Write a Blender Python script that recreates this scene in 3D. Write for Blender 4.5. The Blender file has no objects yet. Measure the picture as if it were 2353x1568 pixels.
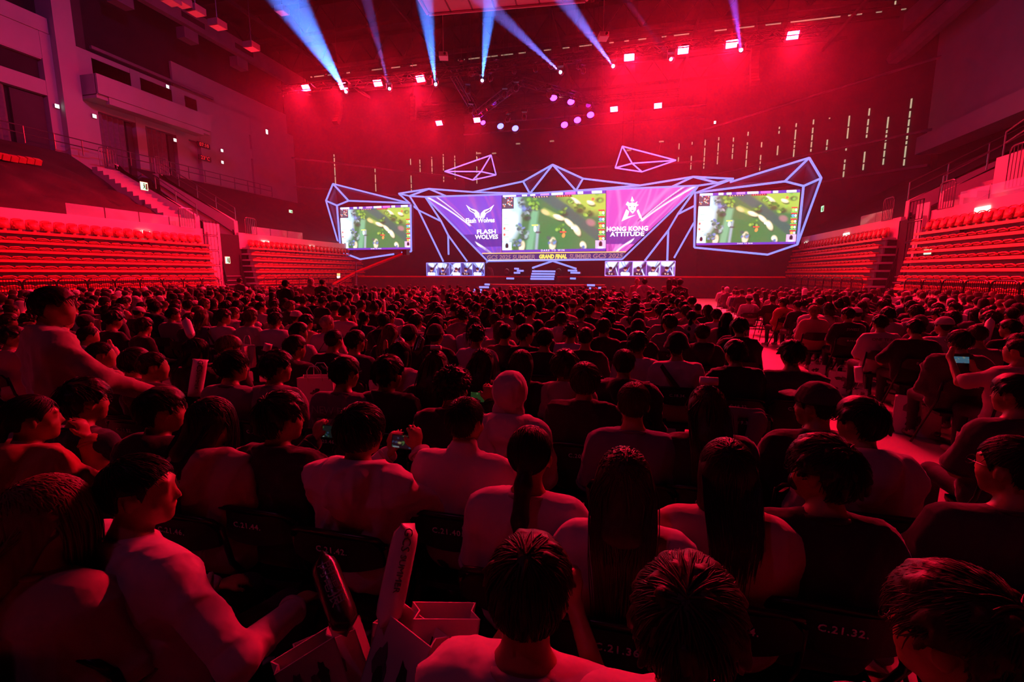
import bpy, math, random, numpy as np
from mathutils import Vector, Matrix, Euler
random.seed(7)
S = bpy.context.scene
C = S.collection
R = math.radians
PI = math.pi
YAW, PIT, CH, FPX = R(13.9), R(8.4), 1.92, 1046.0

# ---------------------------------------------------------------- camera, world, exposure
cd = bpy.data.cameras.new('camera')
cd.lens, cd.sensor_width, cd.clip_start, cd.clip_end = 16.0, 36.0, 0.05, 300
cam = bpy.data.objects.new('camera', cd)
C.objects.link(cam)
cam.location = (0, 0, CH)
cam.rotation_euler = (PI / 2 - PIT, 0, YAW)
S.camera = cam
S.view_settings.view_transform = 'Standard'
S.view_settings.look = 'None'
S.view_settings.gamma = 1
S.view_settings.use_curve_mapping = False
S.view_settings.exposure = -0.1
W = bpy.data.worlds.new('world')
S.world = W
W.use_nodes = True
W.node_tree.nodes['Background'].inputs[0].default_value = (0.0006, 0.0001, 0.00015, 1)
W.node_tree.nodes['Background'].inputs[1].default_value = 1.0
cy = S.cycles
cy.max_bounces, cy.diffuse_bounces, cy.glossy_bounces = 3, 2, 1
cy.transmission_bounces, cy.transparent_max_bounces, cy.volume_bounces = 2, 6, 0
cy.caustics_reflective = cy.caustics_refractive = False
cy.sample_clamp_indirect = 4.0
cy.use_denoising = True
cy.use_light_tree = True

# ---- the strengths of everything that gives light, in one place
FLOOD_RED = (1.0, 0.0035, 0.016)
L = dict(flood=1700.0, flood_back=900.0, flood_w=3600.0, house=1300.0, violet=.6, screen=1.9, neon=1.5, beam=1150000.0, par=16.0, exitl=2.2, slit=0.55, fill_col=(1.0, 0.012, 0.07), haze=0.0021)  # house and violet set the strength of the added fill lamps


def area_lamp(name, loc, aim, size, power, col, spread=180):
    l = bpy.data.lights.new(name, 'AREA')
    l.energy, l.color, l.size, l.spread = power, col, size, R(spread)
    o = bpy.data.objects.new(name, l)
    o.location = loc
    o.rotation_euler = (Vector(aim) - Vector(loc)).to_track_quat('-Z', 'Y').to_euler()
    C.objects.link(o)
    return o


WORDS = 'zero first second third fourth fifth sixth seventh eighth ninth tenth eleventh twelfth thirteenth fourteenth fifteenth sixteenth seventeenth eighteenth nineteenth'.split()
TENS = {2: ('twentieth', 'twenty'), 3: ('thirtieth', 'thirty'), 4: ('fortieth', 'forty'), 5: ('fiftieth', 'fifty'), 6: ('sixtieth', 'sixty')}


def nth(i):
    if i < 20:
        return WORDS[i]
    return TENS[i // 10][0] if i % 10 == 0 else TENS[i // 10][1] + '-' + WORDS[i % 10]



# ---------------------------------------------------------------- rays through the lens
_r = Vector((math.cos(YAW), math.sin(YAW), 0))
_f = Vector((-math.sin(YAW) * math.cos(PIT), math.cos(YAW) * math.cos(PIT), -math.sin(PIT)))
_u = Vector((-math.sin(YAW) * math.sin(PIT), math.cos(YAW) * math.sin(PIT), math.cos(PIT)))


def at(px, py, X=None, Y=None, Z=None, D=None):
    """the point in the hall that the photograph shows at a pixel, on the plane x=X, y=Y, z=Z or at depth D"""
    d = _f + _r * ((px - 1176.5) / FPX) - _u * ((py - 784) / FPX)
    o = Vector((0, 0, CH))
    if X is not None:
        t = X / d.x
    elif Y is not None:
        t = Y / d.y
    elif Z is not None:
        t = (Z - CH) / d.z
    else:
        t = D
    return o + d * t


def to_px(p):
    q = Vector(p) - Vector((0, 0, CH))
    d = q.dot(_f)
    return (1176.5 + FPX * q.dot(_r) / max(d, 1e-3), 784 - FPX * q.dot(_u) / max(d, 1e-3), d)


# ---------------------------------------------------------------- materials
def mat(name, col, rough=0.6, metal=0.0, noise=0.0, scale=9.0, bump=0.0, emit=None, es=0.0, obj=False, attr=None, spec=0.4, stretch=None, alpha=1.0, trans=0.0):
    m = bpy.data.materials.new(name)
    m.use_nodes = True
    nt = m.node_tree
    b = nt.nodes['Principled BSDF']
    b.inputs['Base Color'].default_value = (*col, 1)
    b.inputs['Roughness'].default_value = rough
    b.inputs['Metallic'].default_value = metal
    b.inputs['Specular IOR Level'].default_value = spec
    src = None
    if obj:
        src = nt.nodes.new('ShaderNodeObjectInfo').outputs['Color']
    if attr:
        a = nt.nodes.new('ShaderNodeVertexColor')
        a.layer_name = attr
        src = a.outputs['Color']
    if noise or bump:
        tc = nt.nodes.new('ShaderNodeTexCoord')
        n = nt.nodes.new('ShaderNodeTexNoise')
        n.inputs['Scale'].default_value = scale
        n.inputs['Detail'].default_value = 3
        if stretch:
            mp = nt.nodes.new('ShaderNodeMapping')
            mp.inputs['Scale'].default_value = stretch
            nt.links.new(tc.outputs['Object'], mp.inputs[0])
            nt.links.new(mp.outputs[0], n.inputs['Vector'])
        else:
            nt.links.new(tc.outputs['Object'], n.inputs['Vector'])
        if noise:
            mr = nt.nodes.new('ShaderNodeMapRange')
            mr.inputs[1].default_value, mr.inputs[2].default_value = 0.25, 0.75
            mr.inputs[3].default_value, mr.inputs[4].default_value = 1 - noise, 1 + noise
            nt.links.new(n.outputs['Fac'], mr.inputs[0])
            mx = nt.nodes.new('ShaderNodeMix')
            mx.data_type, mx.blend_type = 'RGBA', 'MULTIPLY'
            mx.inputs[0].default_value = 1
            if src is None:
                mx.inputs[6].default_value = (*col, 1)
            else:
                nt.links.new(src, mx.inputs[6])
            nt.links.new(mr.outputs[0], mx.inputs[7])
            src = mx.outputs[2]
        if bump:
            bp = nt.nodes.new('ShaderNodeBump')
            bp.inputs['Strength'].default_value = bump
            bp.inputs['Distance'].default_value = 0.02
            nt.links.new(n.outputs['Fac'], bp.inputs['Height'])
            nt.links.new(bp.outputs[0], b.inputs['Normal'])
    if src is not None:
        nt.links.new(src, b.inputs['Base Color'])
    if emit is not None:
        b.inputs['Emission Color'].default_value = (*emit, 1)
        b.inputs['Emission Strength'].default_value = es
    if emit is None and attr and es:
        nt.links.new(src, b.inputs['Emission Color'])
        b.inputs['Emission Strength'].default_value = es
    b.inputs['Alpha'].default_value = alpha
    if obj and name == 'cloth':
        b.inputs['Sheen Weight'].default_value = .35
        b.inputs['Sheen Roughness'].default_value = .4
    b.inputs['Transmission Weight'].default_value = trans
    return m


def glow(name, col, s):
    return mat(name, (0.02, 0.02, 0.02), 0.5, emit=col, es=s)


M = dict(
    skin=mat('skin', (0.36, 0.18, 0.10), 0.5, noise=0.08, scale=30, bump=0.05),
    cloth=mat('cloth', (0.5, 0.5, 0.5), 0.9, noise=0.1, scale=7, bump=0.9, stretch=(1, 1, .55), obj=True, spec=0.15),
    hair=mat('hair', (0.02, 0.015, 0.012), 0.5, noise=0.35, scale=26, bump=0.15, obj=True, spec=0.25, stretch=(2.4, 2.4, 0.35)),
    trousers=mat('trousers', (0.03, 0.03, 0.04), 0.85, noise=0.2, scale=12, bump=0.3),
    shoe=mat('shoe', (0.25, 0.24, 0.23), 0.6, noise=0.1),
    crowd=mat('crowd_cloth', (0.5, 0.5, 0.5), 0.75, noise=0.1, scale=8, attr='tint', spec=0.25),
    black=mat('black_plastic', (0.012, 0.012, 0.014), 0.35, noise=0.1),
    blackfab=mat('black_vinyl', (0.015, 0.014, 0.016), 0.45, noise=0.12, scale=20, bump=0.1),
    steel=mat('grey_steel', (0.22, 0.22, 0.23), 0.35, 0.8, noise=0.1),
    blacksteel=mat('black_steel', (0.02, 0.02, 0.022), 0.3, 0.5, noise=0.1),
    alu=mat('aluminium', (0.5, 0.5, 0.52), 0.35, 0.9, noise=0.08),
    white=mat('white_paint', (0.62, 0.6, 0.6), 0.75, noise=0.05, scale=1.5),
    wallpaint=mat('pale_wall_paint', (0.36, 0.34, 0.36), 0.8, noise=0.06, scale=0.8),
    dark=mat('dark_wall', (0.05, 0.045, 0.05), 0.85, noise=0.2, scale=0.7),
    darker=mat('dark_recess', (0.02, 0.018, 0.02), 0.9, noise=0.2, scale=0.7),
    curtain=mat('grey_curtain', (0.16, 0.14, 0.16), 0.9, noise=0.15, scale=6),
    tarp=mat('dark_tarpaulin', (0.05, 0.025, 0.022), 0.6, noise=0.35, scale=0.8, bump=0.6),
    floor=mat('sports_floor', (0.42, 0.36, 0.35), 0.42, noise=0.1, scale=0.9, bump=0.03),
    seat=mat('red_seat_plastic', (0.62, 0.06, 0.05), 0.4, noise=0.06),
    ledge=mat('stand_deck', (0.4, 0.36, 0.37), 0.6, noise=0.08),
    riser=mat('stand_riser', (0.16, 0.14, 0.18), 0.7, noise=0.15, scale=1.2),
    parapet=mat('parapet_paint', (0.66, 0.5, 0.5), 0.7, noise=0.04, scale=1),
    glass=mat('glass', (0.8, 0.8, 0.85), 0.05, alpha=0.25, spec=0.6),
    stage=mat('stage_deck', (0.03, 0.026, 0.03), 0.35, noise=0.15, scale=2),
    paper=mat('white_paper', (0.7, 0.66, 0.64), 0.6, noise=0.05, scale=5),
    ink=mat('dark_ink', (0.04, 0.03, 0.035), 0.6, noise=0.1),
    film=mat('white_film', (0.75, 0.7, 0.7), 0.25, noise=0.03),
    blackfilm=mat('black_film', (0.03, 0.02, 0.022), 0.22, noise=0.05),
    print=mat('pale_print', (0.6, 0.55, 0.55), 0.7, noise=0.05),
    dimprint=mat('grey_print', (0.4, 0.36, 0.36), 0.7, noise=0.05),
    numbers=mat('seat_number_print', (0.85, 0.8, 0.8), 0.6, noise=0.05),
    neon=glow('blue_led', (0.2, 0.27, 1.0), L['neon']),
    neonv=glow('violet_led', (0.42, 0.22, 0.95), L['neon']),
    flood=glow('red_flood_lens', FLOOD_RED, L['flood']),
    floodb=glow('red_flood_lens_back', FLOOD_RED, L['flood_back']),
    parv=glow('violet_lens', (0.36, 0.02, 1.0), L['par']),
    parb=glow('blue_lens', (0.12, 0.13, 1.0), L['par'] * 0.35),
    pard=glow('dim_violet_lens', (0.25, 0.03, 0.8), .8),
    beaml=glow('beam_lens', (0.4, 0.5, 1.0), 8.0),
    exitg=glow('exit_sign_face', (0.35, 1.0, 0.5), L['exitl']),
    exitw=glow('emergency_lamp_face', (0.85, 1.0, 0.85), 3.0),
    slit=glow('wall_light_slit', (0.9, 0.85, 0.55), L['slit']),
    tube=glow('tube_lamp', (0.9, 0.75, 0.5), 0.3),
    redled=glow('red_led', (1.0, 0.02, 0.03), .9),
    whitedot=glow('white_lamp', (1, 0.95, 0.9), 5.0),
)


# ---------------------------------------------------------------- mesh helpers
class MB:
    def __init__(s):
        s.v, s.f, s.m = [], [], []

    def add(s, vs, fs, m=0):
        o = len(s.v)
        s.v += [tuple(v) for v in vs]
        s.f += [tuple(i + o for i in f) for f in fs]
        s.m += [m] * len(fs)
        return s

    def box(s, c, d, rot=None, m=0):
        c = Vector(c)
        vs = []
        for x in (-.5, .5):
            for y in (-.5, .5):
                for z in (-.5, .5):
                    p = Vector((x * d[0], y * d[1], z * d[2]))
                    vs.append(c + (rot @ p if rot else p))
        return s.add(vs, [(0, 1, 3, 2), (4, 6, 7, 5), (0, 4, 5, 1), (2, 3, 7, 6), (0, 2, 6, 4), (1, 5, 7, 3)], m)

    def bb(s, x0, x1, y0, y1, z0, z1, m=0):
        return s.box(((x0 + x1) / 2, (y0 + y1) / 2, (z0 + z1) / 2), (abs(x1 - x0), abs(y1 - y0), abs(z1 - z0)), None, m)

    def tube(s, pts, r, n=6, m=0, r2=None, closed=False):
        pts = [Vector(p) for p in pts]
        k = len(pts)
        rings = []
        up = Vector((0, 0, 1))
        for i, p in enumerate(pts):
            if closed:
                t = pts[(i + 1) % k] - pts[i - 1]
            else:
                t = pts[min(i + 1, k - 1)] - pts[max(i - 1, 0)]
            t.normalize()
            a = t.cross(up)
            if a.length < 0.05:
                a = t.cross(Vector((1, 0, 0)))
            a.normalize()
            b = a.cross(t)
            rr = r if r2 is None else r + (r2 - r) * i / max(k - 1, 1)
            rings.append([p + (a * math.cos(q) + b * math.sin(q)) * rr for q in [2 * PI * j / n for j in range(n)]])
        vs = [v for ring in rings for v in ring]
        fs = []
        for i in range(k if closed else k - 1):
            i2 = (i + 1) % k
            for j in range(n):
                fs.append((i * n + j, i * n + (j + 1) % n, i2 * n + (j + 1) % n, i2 * n + j))
        if not closed:
            fs.append(tuple(range(n))[::-1])
            fs.append(tuple((k - 1) * n + j for j in range(n)))
        return s.add(vs, fs, m)

    def prism(s, poly, off, m=0):
        """a closed slab: a planar polygon and its copy moved by off"""
        n = len(poly)
        off = Vector(off)
        a = [Vector(p) for p in poly]
        b = [p + off for p in a]
        fs = [tuple(range(n)), tuple(range(2 * n - 1, n - 1, -1))]
        fs += [(i, i + n, (i + 1) % n + n, (i + 1) % n) for i in range(n)]
        return s.add(a + b, fs, m)

    def lathe(s, prof, n=12, base=(0, 0, 0), rot=None, m=0):
        base = Vector(base)
        vs, fs = [], []
        for (r, z) in prof:
            for j in range(n):
                p = Vector((r * math.cos(2 * PI * j / n), r * math.sin(2 * PI * j / n), z))
                vs.append(base + (rot @ p if rot else p))
        for i in range(len(prof) - 1):
            for j in range(n):
                fs.append((i * n + j, i * n + (j + 1) % n, (i + 1) * n + (j + 1) % n, (i + 1) * n + j))
        fs.append(tuple(range(n))[::-1])
        fs.append(tuple((len(prof) - 1) * n + j for j in range(n)))
        return s.add(vs, fs, m)

    def mesh(s, name, mats, smooth=False):
        me = bpy.data.meshes.new(name)
        me.from_pydata(s.v, [], s.f)
        for x in (mats if isinstance(mats, (list, tuple)) else [mats]):
            me.materials.append(M[x] if isinstance(x, str) else x)
        me.polygons.foreach_set('material_index', s.m)
        if smooth:
            me.polygons.foreach_set('use_smooth', [True] * len(s.f))
        me.update()
        return me

    def build(s, name, mats, parent=None, smooth=False, loc=None):
        return link(name, s.mesh(name, mats, smooth), parent, loc)


def link(name, data, parent=None, loc=None):
    o = bpy.data.objects.new(name, data)
    C.objects.link(o)
    if loc is not None:
        o.location = loc
    if parent is not None:
        o.parent = parent
    return o


def tag(o, label=None, cat=None, group=None, kind=None):
    for k, v in (('label', label), ('category', cat), ('group', group), ('kind', kind)):
        if v:
            o[k] = v
    return o


def thing(name, label, cat, loc=(0, 0, 0), rz=0.0, group=None):
    o = link(name, None, None, loc)
    o.rotation_euler = (0, 0, rz)
    return tag(o, label, cat, group)


_KIDS = {}


def dup(root, loc=None, rz=None, label=None, group=None):
    """a copy of a thing, its parts and their sub-parts, sharing mesh data"""
    r = root.copy()
    C.objects.link(r)
    if loc is not None:
        r.location = loc
    if rz is not None:
        r.rotation_euler = (0, 0, rz)
    if label:
        r['label'] = label
    if group:
        r['group'] = group
    key = root.name
    if key not in _KIDS:
        _KIDS[key] = [(c, list(c.children)) for c in root.children]
    for ch, gs in _KIDS[key]:
        c = ch.copy()
        C.objects.link(c)
        c.parent = r
        for g in gs:
            d = g.copy()
            C.objects.link(d)
            d.parent = c
    return r


_FONT_CACHE = {}


def text(name, body, size, m, parent=None, mw=None, ext=0.002, align='CENTER', sx=1.0, spacing=1.0, shear=0.0, outline=0.0, fit=None):
    key = (body, size, m, ext, align, sx, spacing, shear, outline, fit)
    if key not in _FONT_CACHE:
        cu = bpy.data.curves.new(name, 'FONT')
        cu.body, cu.size, cu.extrude, cu.align_x, cu.align_y = body, size, ext, align, 'CENTER'
        cu.space_character, cu.shear, cu.resolution_u = spacing, shear, 2
        cu.offset = outline
        o = bpy.data.objects.new('tmp', cu)
        C.objects.link(o)
        me = bpy.data.meshes.new_from_object(o.evaluated_get(bpy.context.evaluated_depsgraph_get()))
        bpy.data.objects.remove(o)
        if fit:
            xs_ = [v.co.x for v in me.vertices]
            sx = fit / max(max(xs_) - min(xs_), 1e-4)
        me.transform(Matrix.Diagonal((sx, 1, 1, 1)))
        me.name = name
        me.materials.clear()
        me.materials.append(M[m] if isinstance(m, str) else m)
        _FONT_CACHE[key] = me
    o = link(name, _FONT_CACHE[key], parent)
    if mw is not None:
        o.matrix_local = mw
    return o


FACE = Matrix.Rotation(PI / 2, 4, 'X')          # lettering that stands up and reads from -y


def np_mesh(name, verts, quads, mats, midx=None, smooth=True, tint=None):
    me = bpy.data.meshes.new(name)
    nv, nf = len(verts), len(quads)
    k = quads.shape[1]
    me.vertices.add(nv)
    me.vertices.foreach_set('co', np.ascontiguousarray(verts, np.float32).ravel())
    me.loops.add(nf * k)
    me.loops.foreach_set('vertex_index', np.ascontiguousarray(quads, np.int32).ravel())
    me.polygons.add(nf)
    me.polygons.foreach_set('loop_start', np.arange(nf, dtype=np.int32) * k)
    for x in mats:
        me.materials.append(M[x] if isinstance(x, str) else x)
    if midx is not None:
        me.polygons.foreach_set('material_index', np.ascontiguousarray(midx, np.int32))
    me.polygons.foreach_set('use_smooth', np.full(nf, smooth))
    if tint is not None:
        a = me.color_attributes.new('tint', 'FLOAT_COLOR', 'POINT')
        a.data.foreach_set('color', np.ascontiguousarray(tint, np.float32).ravel())
    me.update(calc_edges=True)
    return me
# ---------------------------------------------------------------- people: one smooth surface from joints and radii
def seg_d(P, a, b, ra, rb, fl=None):
    a, b = np.asarray(a, float), np.asarray(b, float)
    Q = P - a
    ab = b - a
    if fl is not None:
        ax = np.asarray(fl[0], float)
        g = 1 / fl[1] - 1
        Q = Q + np.multiply.outer(Q @ ax * g, ax)
        ab = ab + (ab @ ax) * g * ax
    L2 = ab @ ab
    t = np.clip(Q @ ab / L2, 0, 1) if L2 > 1e-12 else np.zeros(Q.shape[:-1])
    d = np.sqrt(((Q - np.multiply.outer(t, ab)) ** 2).sum(-1)) - (ra + (rb - ra) * t)
    if fl is not None and fl[1] < 1:
        d = d * (0.5 + 0.5 * fl[1])
    return d


class SDF:
    """prims: (a, b, ra, rb, flatten, blend, label)"""
    def __init__(s, vox):
        s.vox, s.p, s.cut = vox, [], None

    def cap(s, a, b, ra, rb=None, fl=None, k=0.03, lab=0):
        s.p.append((np.array(a, float), np.array(b, float), ra, ra if rb is None else rb, fl, k, lab))
        return s

    def ell(s, c, rad, rot=None, k=0.03, lab=0):
        c = np.array(c, float)
        s.p.append((c, np.array(rad, float), rot, 'e', None, k, lab))
        return s

    def dist(s, q, P):
        if isinstance(q[3], str):
            D = P - q[0]
            if q[2] is not None:
                D = D @ q[2]
            r = q[1]
            k0 = np.sqrt(((D / r) ** 2).sum(-1))
            k1 = np.sqrt(((D / r ** 2) ** 2).sum(-1)) + 1e-9
            return k0 * (k0 - 1) / k1
        return seg_d(P, q[0], q[1], q[2], q[3], q[4])

    def bounds(s, q):
        if isinstance(q[3], str):
            m = q[1].max()
            return q[0] - m, q[0] + m
        m = max(q[2], q[3]) * (1 if q[4] is None or q[4][1] < 1 else q[4][1])
        return np.minimum(q[0], q[1]) - m, np.maximum(q[0], q[1]) + m

    def run(s, noise=None):
        h = s.vox
        B = [s.bounds(q) for q in s.p]
        lo = np.min([b[0] for b in B], 0) - 3 * h - .02
        hi = np.max([b[1] for b in B], 0) + 3 * h + .02
        n = np.ceil((hi - lo) / h).astype(int) + 1
        F = np.full(n, 0.5, np.float32)
        for q, b in zip(s.p, B):
            mar = q[5] + 2.5 * h
            i0 = np.maximum(((b[0] - mar - lo) / h).astype(int), 0)
            i1 = np.minimum(((b[1] + mar - lo) / h).astype(int) + 2, n)
            g = np.stack(np.meshgrid(*[lo[k] + h * np.arange(i0[k], i1[k]) for k in range(3)], indexing='ij'), -1)
            d = s.dist(q, g)
            sl = tuple(slice(i0[k], i1[k]) for k in range(3))
            f = F[sl]
            hh = np.maximum(q[5] - np.abs(f - d), 0) / q[5]
            F[sl] = np.minimum(f, d) - hh * hh * q[5] * .25
        if s.cut is not None:
            g = np.stack(np.meshgrid(*[lo[k] + h * np.arange(n[k]) for k in range(3)], indexing='ij'), -1)
            F = np.maximum(F, s.cut(g))
        V, Q = surface_nets(F, lo, h)
        if noise is not None and len(V):
            V = V + noise(V)
        return V, Q

    def labels(s, V):
        best = np.full(len(V), 9.0)
        lab = np.zeros(len(V), int)
        for q in s.p:
            d = s.dist(q, V)
            m = d < best
            best[m] = d[m]
            lab[m] = q[6]
        return lab


_CO = np.array([(0, 0, 0), (1, 0, 0), (0, 1, 0), (1, 1, 0), (0, 0, 1), (1, 0, 1), (0, 1, 1), (1, 1, 1)])
_ED = [(a, b) for a in range(8) for b in range(a + 1, 8) if abs(_CO[a] - _CO[b]).sum() == 1]


def surface_nets(F, lo, h):
    s = F < 0
    n = np.array(F.shape) - 1
    cnt = np.zeros(n, np.int8)
    for c in _CO:
        cnt += s[c[0]:c[0] + n[0], c[1]:c[1] + n[1], c[2]:c[2] + n[2]]
    act = (cnt > 0) & (cnt < 8)
    ijk = np.argwhere(act)
    idx = np.full(n, -1, np.int32)
    idx[act] = np.arange(len(ijk))
    val = np.stack([F[ijk[:, 0] + c[0], ijk[:, 1] + c[1], ijk[:, 2] + c[2]] for c in _CO], 1)
    acc = np.zeros((len(ijk), 3))
    num = np.zeros(len(ijk))
    for a, b in _ED:
        fa, fb = val[:, a], val[:, b]
        m = (fa < 0) != (fb < 0)
        t = np.where(m, fa / np.where(m, fa - fb, 1), 0)
        p = _CO[a] + t[:, None] * (_CO[b] - _CO[a])
        acc += p * m[:, None]
        num += m
    V = lo + h * (ijk + acc / np.maximum(num, 1)[:, None])
    quads = []
    for ax in range(3):
        u, w = [(1, 2), (2, 0), (0, 1)][ax]
        sl0 = [slice(1, None)] * 3
        sl0[ax] = slice(0, -1)
        sl1 = [slice(1, None)] * 3
        sl1[ax] = slice(1, None)
        a0, b0 = s[tuple(sl0)], s[tuple(sl1)]
        for flip, m in ((False, a0 & ~b0), (True, b0 & ~a0)):
            e = np.argwhere(m)
            if not len(e):
                continue
            o = np.ones(3, int)
            o[ax] = 0
            e = e + o
            ok = np.all(e < n, 1)
            e = e[ok]
            du, dw = np.eye(3, dtype=int)[u], np.eye(3, dtype=int)[w]
            q = [e - du - dw, e - dw, e, e - du]
            q = np.stack([idx[x[:, 0], x[:, 1], x[:, 2]] for x in q], 1)
            if flip:
                q = q[:, ::-1]
            quads.append(q[(q >= 0).all(1)])
    return V, np.concatenate(quads) if quads else np.zeros((0, 4), int)


def folds(amp, seed, f=30.0):
    """creases: narrow ridges that come and go, and a slow unevenness under them"""
    r = np.random.RandomState(seed)
    n = 9
    K = r.normal(size=(n, 3))
    K /= np.linalg.norm(K, axis=1)[:, None]
    K[:, 2] *= .75
    K *= f * r.uniform(.7, 1.8, n)[:, None]
    ph, G, gp = r.uniform(0, 6, n), r.normal(size=(n, 3)) * 7, r.uniform(0, 6, n)
    Wp = r.normal(size=(3, 3)) * 9

    def fn(V):
        U = V + .022 * np.sin(V @ Wp.T + ph[:3])
        ridge = np.maximum(0, 1 - np.abs(np.sin(U @ K.T * .5 + ph)) * 1.5) ** 2
        gate = np.clip(np.sin(V @ G.T + gp) * 1.6 - .1, 0, 1)
        d = (ridge * gate).sum(1) * amp + np.sin(V @ (G[:3] * 1.3).T + gp[:3]).sum(1) * amp * .25
        c = V.copy()
        c[:, 2] = 0
        c[:, 1] += .03
        c /= np.linalg.norm(c, axis=1)[:, None] + 1e-6
        c[:, 2] += .35 * (V[:, 2] > V[:, 2].max() - .12)
        return c * d[:, None]
    return fn


def rotm(yaw=0, pitch=0, roll=0):
    return np.array(Euler((pitch, roll, yaw), 'XYZ').to_matrix())


SKIN, TROU, SHOE, SHIRT, HAIRL = 0, 1, 2, 3, 4


def hand(s, w, d, side, curl=0.5, up=(0, 0, 1), r=.0095, k=.008):
    """palm, four fingers of their own length and a thumb from the side of the palm; w wrist, d pointing direction"""
    d = np.array(d, float) / np.linalg.norm(d)
    up = np.array(up, float)
    sd = np.cross(d, up)
    sd /= np.linalg.norm(sd)
    nrm = np.cross(sd, d)          # back of the hand
    p0 = w + d * .015
    p1 = w + d * .075
    s.cap(p0, p1, .026, .033, (nrm, .5), .015, SKIN)
    for i, (o, ln) in enumerate(((-.03, .062), (-.01, .075), (.011, .07), (.031, .054))):
        a = p1 + sd * o * side
        b = a + (d * math.cos(curl * .6) - nrm * math.sin(curl * .6)) * ln * .5
        c = b + (d * math.cos(curl * 1.7) - nrm * math.sin(curl * 1.7)) * ln * .5
        s.cap(a - d * .012, b, r, r * .95, None, k, SKIN)
        s.cap(b, c, r * .95, r * .8, None, k, SKIN)
    t0 = p0 + d * .012 - sd * .024 * side
    t1 = t0 + d * .03 - sd * .026 * side - nrm * .01
    t2 = t1 + d * .03 - sd * .004 * side - nrm * .012
    s.cap(t0, t1, .013, .0105, None, .012, SKIN)
    s.cap(t1, t2, .0105, .0085, None, k, SKIN)


def skeleton(pose):
    """joints of a figure on a chair (or on foot), base on the floor under the hips, facing +y"""
    g = dict(lean=0.0, yaw=0.0, pitch=0.0, roll=0.0, wide=1.0, arms='lap', stand=False, slump=0.0)
    g.update(pose)
    J = {}
    w, ln = g['wide'], g['lean']
    z0 = 0.42 if g['stand'] else 0.0
    J['w'] = w
    J['hip'] = np.array((0, 0, .555 + z0))
    for sd in (-1, 1):
        J['h', sd] = np.array((.092 * sd, 0, .54 + z0))
        if g['stand']:
            J['k', sd] = np.array((.1 * sd, .02, .52))
            J['a', sd] = np.array((.105 * sd, -.02, .085))
            J['t', sd] = np.array((.125 * sd, .13, .04))
        else:
            J['k', sd] = np.array((.125 * sd, .42, .525))
            J['a', sd] = np.array((.125 * sd, .40, .09))
            J['t', sd] = np.array((.14 * sd, .55, .04))
    J['belly'] = np.array((0, .0 + ln * .3, .72 + z0))
    J['chest'] = np.array((0, -.03 + ln * .7, .89 + z0))
    J['nb'] = np.array((0, -.035 + ln, 1.04 + z0 - g['slump']))
    J['sz'] = .985 + z0 - g['slump']
    for sd in (-1, 1):
        J['s', sd] = np.array((.158 * sd * w, -.03 + ln, J['sz']))
    J['hc'] = np.array((0, .015 + ln * 1.25, 1.195 + z0 - g['slump']))
    J['hr'] = rotm(g['yaw'], g['pitch'], g['roll'])
    A = g['arms']
    for sd in (-1, 1):
        S0 = J['s', sd] + np.array((.026 * sd, 0, -.03))
        if A == 'lap':
            E, Wr, dr = S0 + (.045 * sd, .05, -.265), np.array((.09 * sd, .27 + ln, .655 + z0)), (-.35 * sd, .9, -.15)
        elif A == 'phone':
            E, Wr, dr = S0 + (.05 * sd, .1, -.25), np.array((.075 * sd, .36 + ln, .90 + z0)), (-.25 * sd, .5, .8)
        elif A == 'phone_high':
            E, Wr, dr = S0 + (.07 * sd, .2, -.2), np.array((.14 * sd, .38 + ln, 1.07 + z0)), (-.12 * sd, .3, .9)
        elif A == 'cross':
            E, Wr, dr = S0 + (.06 * sd, .07, -.25), np.array((-.07 * sd, .20 + ln, .78 + z0 + .03 * sd)), (-.95 * sd, .2, .05)
        elif A == 'chin' and sd == 1:
            E, Wr, dr = S0 + (.0, .2, -.23), np.array((.06, .2 + ln * 1.2, 1.03 + z0)), (-.2, -.1, 1)
        elif A == 'stick' and sd == 1:
            E, Wr, dr = S0 + (.06, .16, -.2), np.array((.2, .36 + ln, .93 + z0)), (-.1, .6, .7)
        elif A == 'wide':
            E, Wr, dr = S0 + (.13 * sd, .04, -.22), np.array((.22 * sd, .26 + ln, .67 + z0)), (-.3 * sd, .9, -.2)
        elif A == 'hang':
            E, Wr, dr = S0 + (.07 * sd, .0, -.28), np.array((.27 * sd * w, .12, J['sz'] - .48)), (0, .3, -1)
        elif A == 'reach':
            E, Wr, dr = S0 + (.12 * sd, .14, -.2), np.array((.3 * sd if sd > 0 else -.3, .36 if sd > 0 else .25, .60 + z0 if sd > 0 else .62 + z0)), (.1, .8, -.6)
        elif A == 'behind' and sd == 1:
            E, Wr, dr = S0 + (.22, .02, .12), np.array((.1, -.06, 1.2 + z0)), (-1, -.2, .1)
        else:
            E, Wr, dr = S0 + (.045 * sd, .05, -.265), np.array((.09 * sd, .27 + ln, .655 + z0)), (-.35 * sd, .9, -.15)
        J['S', sd], J['E', sd], J['W', sd], J['D', sd] = S0, np.array(E), np.array(Wr), np.array(dr, float)
    return J


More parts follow.
